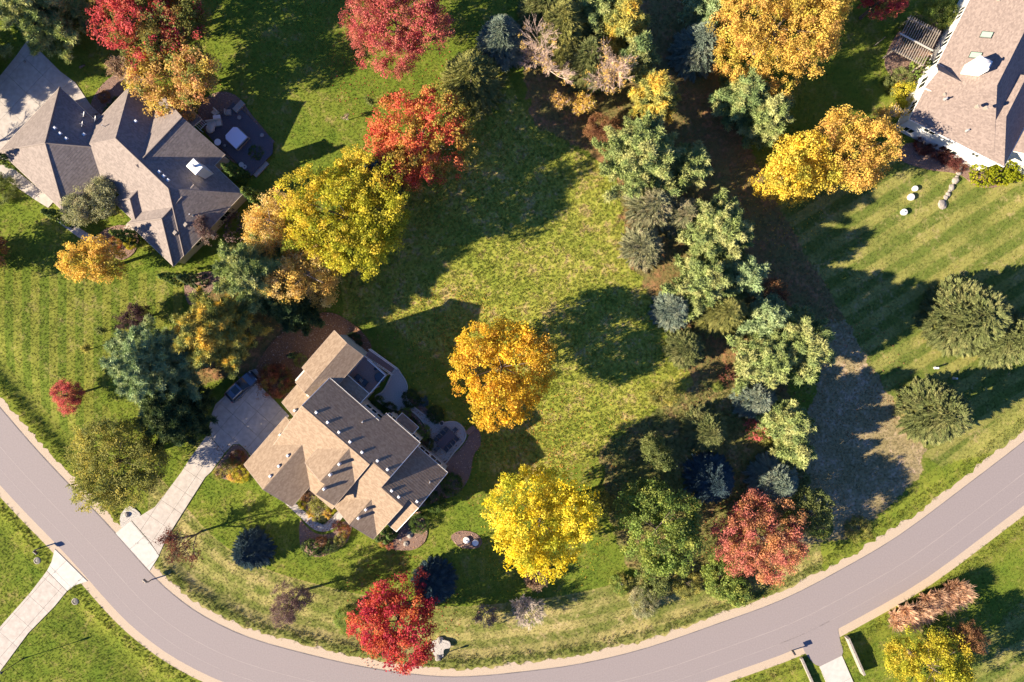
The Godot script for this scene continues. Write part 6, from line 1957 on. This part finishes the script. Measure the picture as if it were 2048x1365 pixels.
	for x in [-0.45, 0.45]:
		part(t, "rail", box_mesh(Vector3(0.05, 0.06, 1.2)), M.white_metal, Vector3(x, 0.9, 0))
		for z in [-0.55, 0.55]:
			part(t, "leg", box_mesh(Vector3(0.05, 0.9, 0.05)), M.white_metal, Vector3(x, 0, z))
	for e in [[Vector2(-34.75,-22.66), 0.35], [Vector2(-34.36,-22.4), 0.3], [Vector2(-33.98,-22.66), 0.28], [Vector2(-34.49,-22.92), 0.25]]:
		t = thing("flower_pot", "pale pot in the cluster below the hot tub steps", "pot", Vector3(e[0].x, 0.05, e[0].y), 0.0, "pots below the hot tub steps")
		var s: float = e[1]
		part(t, "pot", lathe([[s * 0.55, 0.0], [s * 0.85, s], [s * 0.95, s * 1.1], [s * 0.8, s * 1.08], [0.0, s]], 12), M.edging)
	for e in [[Vector2(-34.94,-28.66), "small grey urn in the dark mulch beside the deck"], [Vector2(-32.04,-26.4), "small grey birdbath in the dark mulch tip"]]:
		t = thing("garden_urn", e[1], "urn", Vector3(e[0].x, 0.05, e[0].y))
		part(t, "bowl", lathe([[0.14, 0.0], [0.06, 0.1], [0.06, 0.4], [0.26, 0.52], [0.27, 0.56], [0.0, 0.5]], 12), M.rock)
	# pergola by the white house
	var pc := Vector2(50.66,-37.56)
	t = thing("pergola", "weathered timber pergola with open slats beside the white house", "pergola", Vector3(pc.x, 0, pc.y), -0.48)
	for x in [-2.0, 2.0]:
		for z in [-2.2, 2.2]:
			part(t, "post", box_mesh(Vector3(0.15, 2.35, 0.15)), M.wood_grey, Vector3(x, 0, z))
	for z in [-2.2, 0.0, 2.2]:
		part(t, "beam", box_mesh(Vector3(0.16, 0.2, 4.6) if false else Vector3(4.6, 0.2, 0.12)), M.wood_grey, Vector3(0, 2.36, z))
	for i in 15:
		part(t, "slat", box_mesh(Vector3(0.06, 0.12, 5.0)), M.wood_grey, Vector3(-2.1 + i * 0.3, 2.57, 0))
	part(t, "ridge_board", box_mesh(Vector3(4.7, 0.06, 0.2)), M.edging, Vector3(0, 2.7, 0.2))
	# tall posts of a trellis beside the pergola
	for e in [[Vector2(46.72,-38.08), "weathered grey pole standing in the grass beside the pergola"]]:
		t = thing("garden_pole", e[1], "pole", Vector3(e[0].x, 0, e[0].y))
		part(t, "pole", lathe([[0.06, -0.2], [0.05, 2.6], [0.0, 2.65]], 8), M.wood_grey)

func build_car() -> void:
	var at := Vector2(-34.64,5.86)
	var o := thing("parked_car", "dark blue crossover car parked on the concrete turnaround", "car", Vector3(at.x, 0.057, at.y), 0.76)
	var paint := plain(0.035, 0.05, 0.085, 0.28, 0.35)
	paint.clearcoat_enabled = true
	paint.clearcoat = 1.0
	paint.clearcoat_roughness = 0.04
	# x forward; stations along the car: [x, half width at sill, half width at belt, belt height, half width of roof, roof height]
	var sec := [[-2.2, 0.70, 0.72, 0.86, 0.0, 0.0], [-2.1, 0.84, 0.86, 0.98, 0.0, 0.0], [-1.4, 0.90, 0.92, 1.02, 0.0, 0.0], [0.0, 0.91, 0.93, 0.98, 0.0, 0.0], [0.95, 0.91, 0.92, 0.98, 0.0, 0.0], [1.75, 0.86, 0.86, 0.90, 0.0, 0.0], [2.1, 0.74, 0.74, 0.76, 0.0, 0.0], [2.22, 0.6, 0.6, 0.62, 0.0, 0.0]]
	var st := begin()
	for i in sec.size() - 1:
		var a: Array = sec[i]
		var b: Array = sec[i + 1]
		for s in [-1.0, 1.0]:
			quad(st, Vector3(a[0], 0.3, s * a[1]), Vector3(b[0], 0.3, s * b[1]), Vector3(b[0], b[3] - 0.12, s * b[2]), Vector3(a[0], a[3] - 0.12, s * a[2]), Vector3(0, 0, s))
			quad(st, Vector3(a[0], a[3] - 0.12, s * a[2]), Vector3(b[0], b[3] - 0.12, s * b[2]), Vector3(b[0], b[3], s * b[2] * 0.9), Vector3(a[0], a[3], s * a[2] * 0.9), Vector3(0, 1, s))
		quad(st, Vector3(a[0], a[3], -a[2] * 0.9), Vector3(b[0], b[3], -b[2] * 0.9), Vector3(b[0], b[3], b[2] * 0.9), Vector3(a[0], a[3], a[2] * 0.9), Vector3.UP)
		quad(st, Vector3(a[0], 0.3, -a[1]), Vector3(b[0], 0.3, -b[1]), Vector3(b[0], 0.3, b[1]), Vector3(a[0], 0.3, a[1]), Vector3.DOWN)
	for e in [sec[0], sec[sec.size() - 1]]:
		quad(st, Vector3(e[0], 0.3, -e[1]), Vector3(e[0], 0.3, e[1]), Vector3(e[0], e[3], e[2] * 0.9), Vector3(e[0], e[3], -e[2] * 0.9), Vector3(e[0], 0, 0))
	part(o, "body", st.commit(), paint)
	# cabin: glass house with a painted roof
	var g := [[-2.0, 0.76, 0.99], [-1.55, 0.64, 1.56], [0.15, 0.64, 1.60], [1.0, 0.78, 0.99]]
	var gl := begin()
	for s in [-1.0, 1.0]:
		quad(gl, Vector3(g[0][0], g[0][2], s * g[0][1]), Vector3(g[3][0], g[3][2], s * g[3][1]), Vector3(g[2][0], g[2][2], s * g[2][1]), Vector3(g[1][0], g[1][2], s * g[1][1]), Vector3(0, 0.3, s))
	part(o, "side_glass", gl.commit(), M.glass)
	gl = begin()
	quad(gl, Vector3(g[2][0], g[2][2], -0.64), Vector3(g[3][0], g[3][2], -0.78), Vector3(g[3][0], g[3][2], 0.78), Vector3(g[2][0], g[2][2], 0.64), Vector3(1, 1, 0))
	part(o, "windscreen", gl.commit(), M.glass)
	gl = begin()
	quad(gl, Vector3(g[0][0], g[0][2], -0.76), Vector3(g[1][0], g[1][2], -0.64), Vector3(g[1][0], g[1][2], 0.64), Vector3(g[0][0], g[0][2], 0.76), Vector3(-1, 1, 0))
	part(o, "rear_window", gl.commit(), M.glass)
	var rf := begin()
	box(rf, Vector3(-1.62, 1.555, -0.66), Vector3(0.18, 1.625, 0.66), 0.05)
	for s in [-1.0, 1.0]:
		tube(rf, Vector3(0.15, 1.58, s * 0.65), Vector3(1.02, 0.99, s * 0.79), 0.045, 0.045, 5)
		tube(rf, Vector3(-1.55, 1.56, s * 0.65), Vector3(-2.02, 0.99, s * 0.77), 0.06, 0.06, 5)
		tube(rf, Vector3(-0.55, 1.58, s * 0.645), Vector3(-0.55, 0.99, s * 0.78), 0.035, 0.035, 5)
	var rp := part(o, "roof", rf.commit(), paint)
	part(rp, "sunroof", box_mesh(Vector3(0.85, 0.01, 0.85)), M.glass, Vector3(-0.55, 1.627, 0))
	for s in [-1.0, 1.0]:
		var rr := begin()
		tube(rr, Vector3(-1.5, 1.67, s * 0.6), Vector3(0.05, 1.68, s * 0.6), 0.02, 0.02, 5)
		part(rp, "roof_rail", rr.commit(), M.metal)
		part(o, "mirror", box_mesh(Vector3(0.12, 0.14, 0.2), 0.03), paint, Vector3(0.78, 0.98, s * 0.98))
		part(o, "headlight", box_mesh(Vector3(0.28, 0.12, 0.3), 0.03), M.metal, Vector3(1.98, 0.66, s * 0.58))
		part(o, "tail_light", box_mesh(Vector3(0.1, 0.16, 0.26), 0.03), M.red, Vector3(-2.14, 0.78, s * 0.62))
		for x in [-1.35, 1.38]:
			var w := Node3D.new()
			w.name = "wheel"
			o.add_child(w, true)
			w.position = Vector3(x, 0.33, s * 0.84)
			w.rotation.x = s * PI / 2
			part(w, "tyre", lathe([[0.2, -0.11], [0.32, -0.1], [0.335, -0.06], [0.335, 0.06], [0.32, 0.1], [0.2, 0.11]], 20), M.dark_metal)
			part(w, "rim", lathe([[0.0, 0.05], [0.2, 0.08], [0.21, 0.1]], 14), M.metal)
	part(o, "bumper", box_mesh(Vector3(0.14, 0.2, 1.3), 0.04), M.dark_metal, Vector3(2.2, 0.32, 0))
	part(o, "bumper", box_mesh(Vector3(0.14, 0.22, 1.5), 0.04), M.dark_metal, Vector3(-2.18, 0.32, 0))

# ---------------------------------------------------------------- grass
func build_grass() -> void:
	rng.seed = 99
	var lawn := []
	var lawn_c := PackedColorArray()
	var rough := []
	var rough_c := PackedColorArray()
	var tried := 0
	while lawn.size() + rough.size() < 250000 and tried < 420000:
		tried += 1
		var x := rng.randf_range(-69.0, 69.0)
		var z := rng.randf_range(-47.0, 47.0)
		var off := absf(at_grid(dist, x, z)) - 3.3
		if off < 0.85 or off < 1.75 and rng.randf() > (off - 0.85) * 1.1:
			continue
		var px := clampi(int((x + GX) / (2 * GX) * IW), 0, IW - 1)
		var pz := clampi(int((z + GZ) / (2 * GZ) * IH), 0, IH - 1)
		var zn := zone[pz * IW + px]
		if paved(Vector2(x, z)):
			continue
		var c := ground_image.get_pixel(px, pz).srgb_to_linear()
		var j := rng.randf_range(0.8, 1.25)
		var hue := rng.randf_range(-0.02, 0.02)
		var col := Color(c.r * j + hue * 0.6, c.g * j, maxf(0.008, c.b * j - hue * 0.3))
		var tall := rng.randf_range(0.05, 0.085)
		var wide := rng.randf_range(0.14, 0.22)
		var meadow := zn >= 4 or off < 2.6
		if meadow:
			tall = rng.randf_range(0.08, 0.19) if zn != 6 else rng.randf_range(0.04, 0.1)
			wide = rng.randf_range(0.18, 0.32)
			if zn == 5:
				tall *= 0.6
				wide *= 0.6
		var b := Basis(Vector3.UP, rng.randf() * TAU).scaled(Vector3(wide, tall, wide))
		var t := Transform3D(b, Vector3(x, ground_y(x, z), z))
		if meadow:
			rough.append(t)
			rough_c.append(col)
		else:
			lawn.append(t)
			lawn_c.append(col)
	var o := many(self, "lawn_grass", clump.tuft, M.blade, lawn, lawn_c)
	tag(o, "short mown grass of the lawns", "grass", "", "stuff")
	o = many(self, "rough_grass", clump.tuft, M.blade, rough, rough_c)
	tag(o, "longer rough grass of the meadow and the ditch banks", "grass", "", "stuff")
	# bark chips and dead leaves lying on the beds
	var ch := []
	var cc := PackedColorArray()
	for o2 in get_children():
		if o2 is MeshInstance3D and String(o2.name).begins_with("mulch_bed"):
			var bb: AABB = o2.mesh.get_aabb()
			for i in int(bb.size.x * bb.size.z * 16.0):
				var q := Vector2(bb.position.x + rng.randf() * bb.size.x, bb.position.z + rng.randf() * bb.size.z)
				if not paved(q):
					continue
				var s := rng.randf_range(0.07, 0.17)
				ch.append(Transform3D(Basis.from_euler(Vector3(rng.randf_range(-0.6, 0.6), rng.randf() * TAU, rng.randf_range(-0.6, 0.6))).scaled(Vector3(s, s, s)), Vector3(q.x, 0.085, q.y)))
				cc.append([Color(0.30, 0.20, 0.15), Color(0.16, 0.09, 0.06), Color(0.42, 0.30, 0.22), Color(0.36, 0.20, 0.09), Color(0.22, 0.13, 0.10)][rng.randi() % 5] * rng.randf_range(0.7, 1.2))
	o = many(self, "bark_chips", clump.leaf, M.blade, ch, cc)
	tag(o, "bark chips and dead leaves lying on the mulch beds", "mulch", "", "stuff")
	# fallen leaves
	var lv := []
	var lc := PackedColorArray()
	var under := [[Vector2(-4.13,2.74), 9.0, 0], [Vector2(-1.55,10.15), 6.0, 1], [Vector2(3.61,25.63), 8.0, 0], [Vector2(-7.99,-1.45), 6.0, 1], [Vector2(-14.44,35.3), 8.0, 2], [Vector2(30.69,26.27), 7.0, 2], [Vector2(-26.05,-7.9), 8.0, 1], [Vector2(-44.1,-31.75), 7.0, 1], [Vector2(-15.73,-35.62), 8.0, 2], [Vector2(-11.54,-20.15), 8.0, 1], [Vector2(34.56,-18.21), 7.0, 0], [Vector2(-0.26,15.96), 8.0, 1], [Vector2(22.95,-28.53), 7.0, 3], [Vector2(28.11,-21.44), 8.0, 3], [Vector2(25.53,-4.03), 8.0, 3], [Vector2(27.46,5), 6.0, 3], [Vector2(43.58,5), 8.0, 3], [Vector2(-26.05,0.48), 5.0, 3], [Vector2(8.12,14.02), 8.0, 1], [Vector2(-19.6,-4.03), 7.0, 3]]
	var hues := [Color(0.55, 0.38, 0.05), Color(0.48, 0.24, 0.06), Color(0.36, 0.08, 0.05), Color(0.30, 0.15, 0.07)]
	for u in under:
		for i in 420:
			var a := rng.randf() * TAU
			var q: Vector2 = u[0] + Vector2(cos(a), sin(a)) * u[1] * sqrt(rng.randf())
			if paved(q):
				continue
			var s := rng.randf_range(0.08, 0.16)
			lv.append(Transform3D(Basis.from_euler(Vector3(rng.randf_range(-0.5, 0.5), rng.randf() * TAU, rng.randf_range(-0.5, 0.5))).scaled(Vector3(s, s, s)), Vector3(q.x, ground_y(q.x, q.y) + 0.07, q.y)))
			var h: Color = hues[u[2]]
			lc.append(h * rng.randf_range(0.6, 1.2))
	o = many(self, "fallen_leaves", clump.leaf, M.leaf, lv, lc)
	tag(o, "fallen leaves scattered on the grass under the trees", "leaves", "", "stuff")

var mask := PackedByteArray()

func paved(p: Vector2) -> bool:
	if mask.is_empty():
		mask.resize(IW * IH)
		for o in get_children():
			var nm := String(o.name)
			if o is Node3D and (nm.begins_with("driveway") or nm.begins_with("walkway") or nm.begins_with("mulch") or nm.begins_with("patio") or nm.begins_with("pebble") or nm.begins_with("asphalt")):
				add_paved(o)
				for q in o.get_children():
					add_paved(q)
	var px := clampi(int((p.x + GX) / (2 * GX) * IW), 0, IW - 1)
	var pz := clampi(int((p.y + GZ) / (2 * GZ) * IH), 0, IH - 1)
	return mask[pz * IW + px] > 0

func add_paved(q: Node3D) -> void:
	if not q is MeshInstance3D or q.mesh == null:
		return
	var arr: Array = q.mesh.surface_get_arrays(0)
	var vs: PackedVector3Array = arr[Mesh.ARRAY_VERTEX]
	var ns: PackedVector3Array = arr[Mesh.ARRAY_NORMAL]
	for i in range(0, vs.size() - 2, 3):
		if ns[i].y > 0.9:
			var t := PackedVector2Array()
			for k in 3:
				t.append(Vector2(vs[i + k].x + q.position.x, vs[i + k].z + q.position.z))
			fill_zone(t, 1, true)
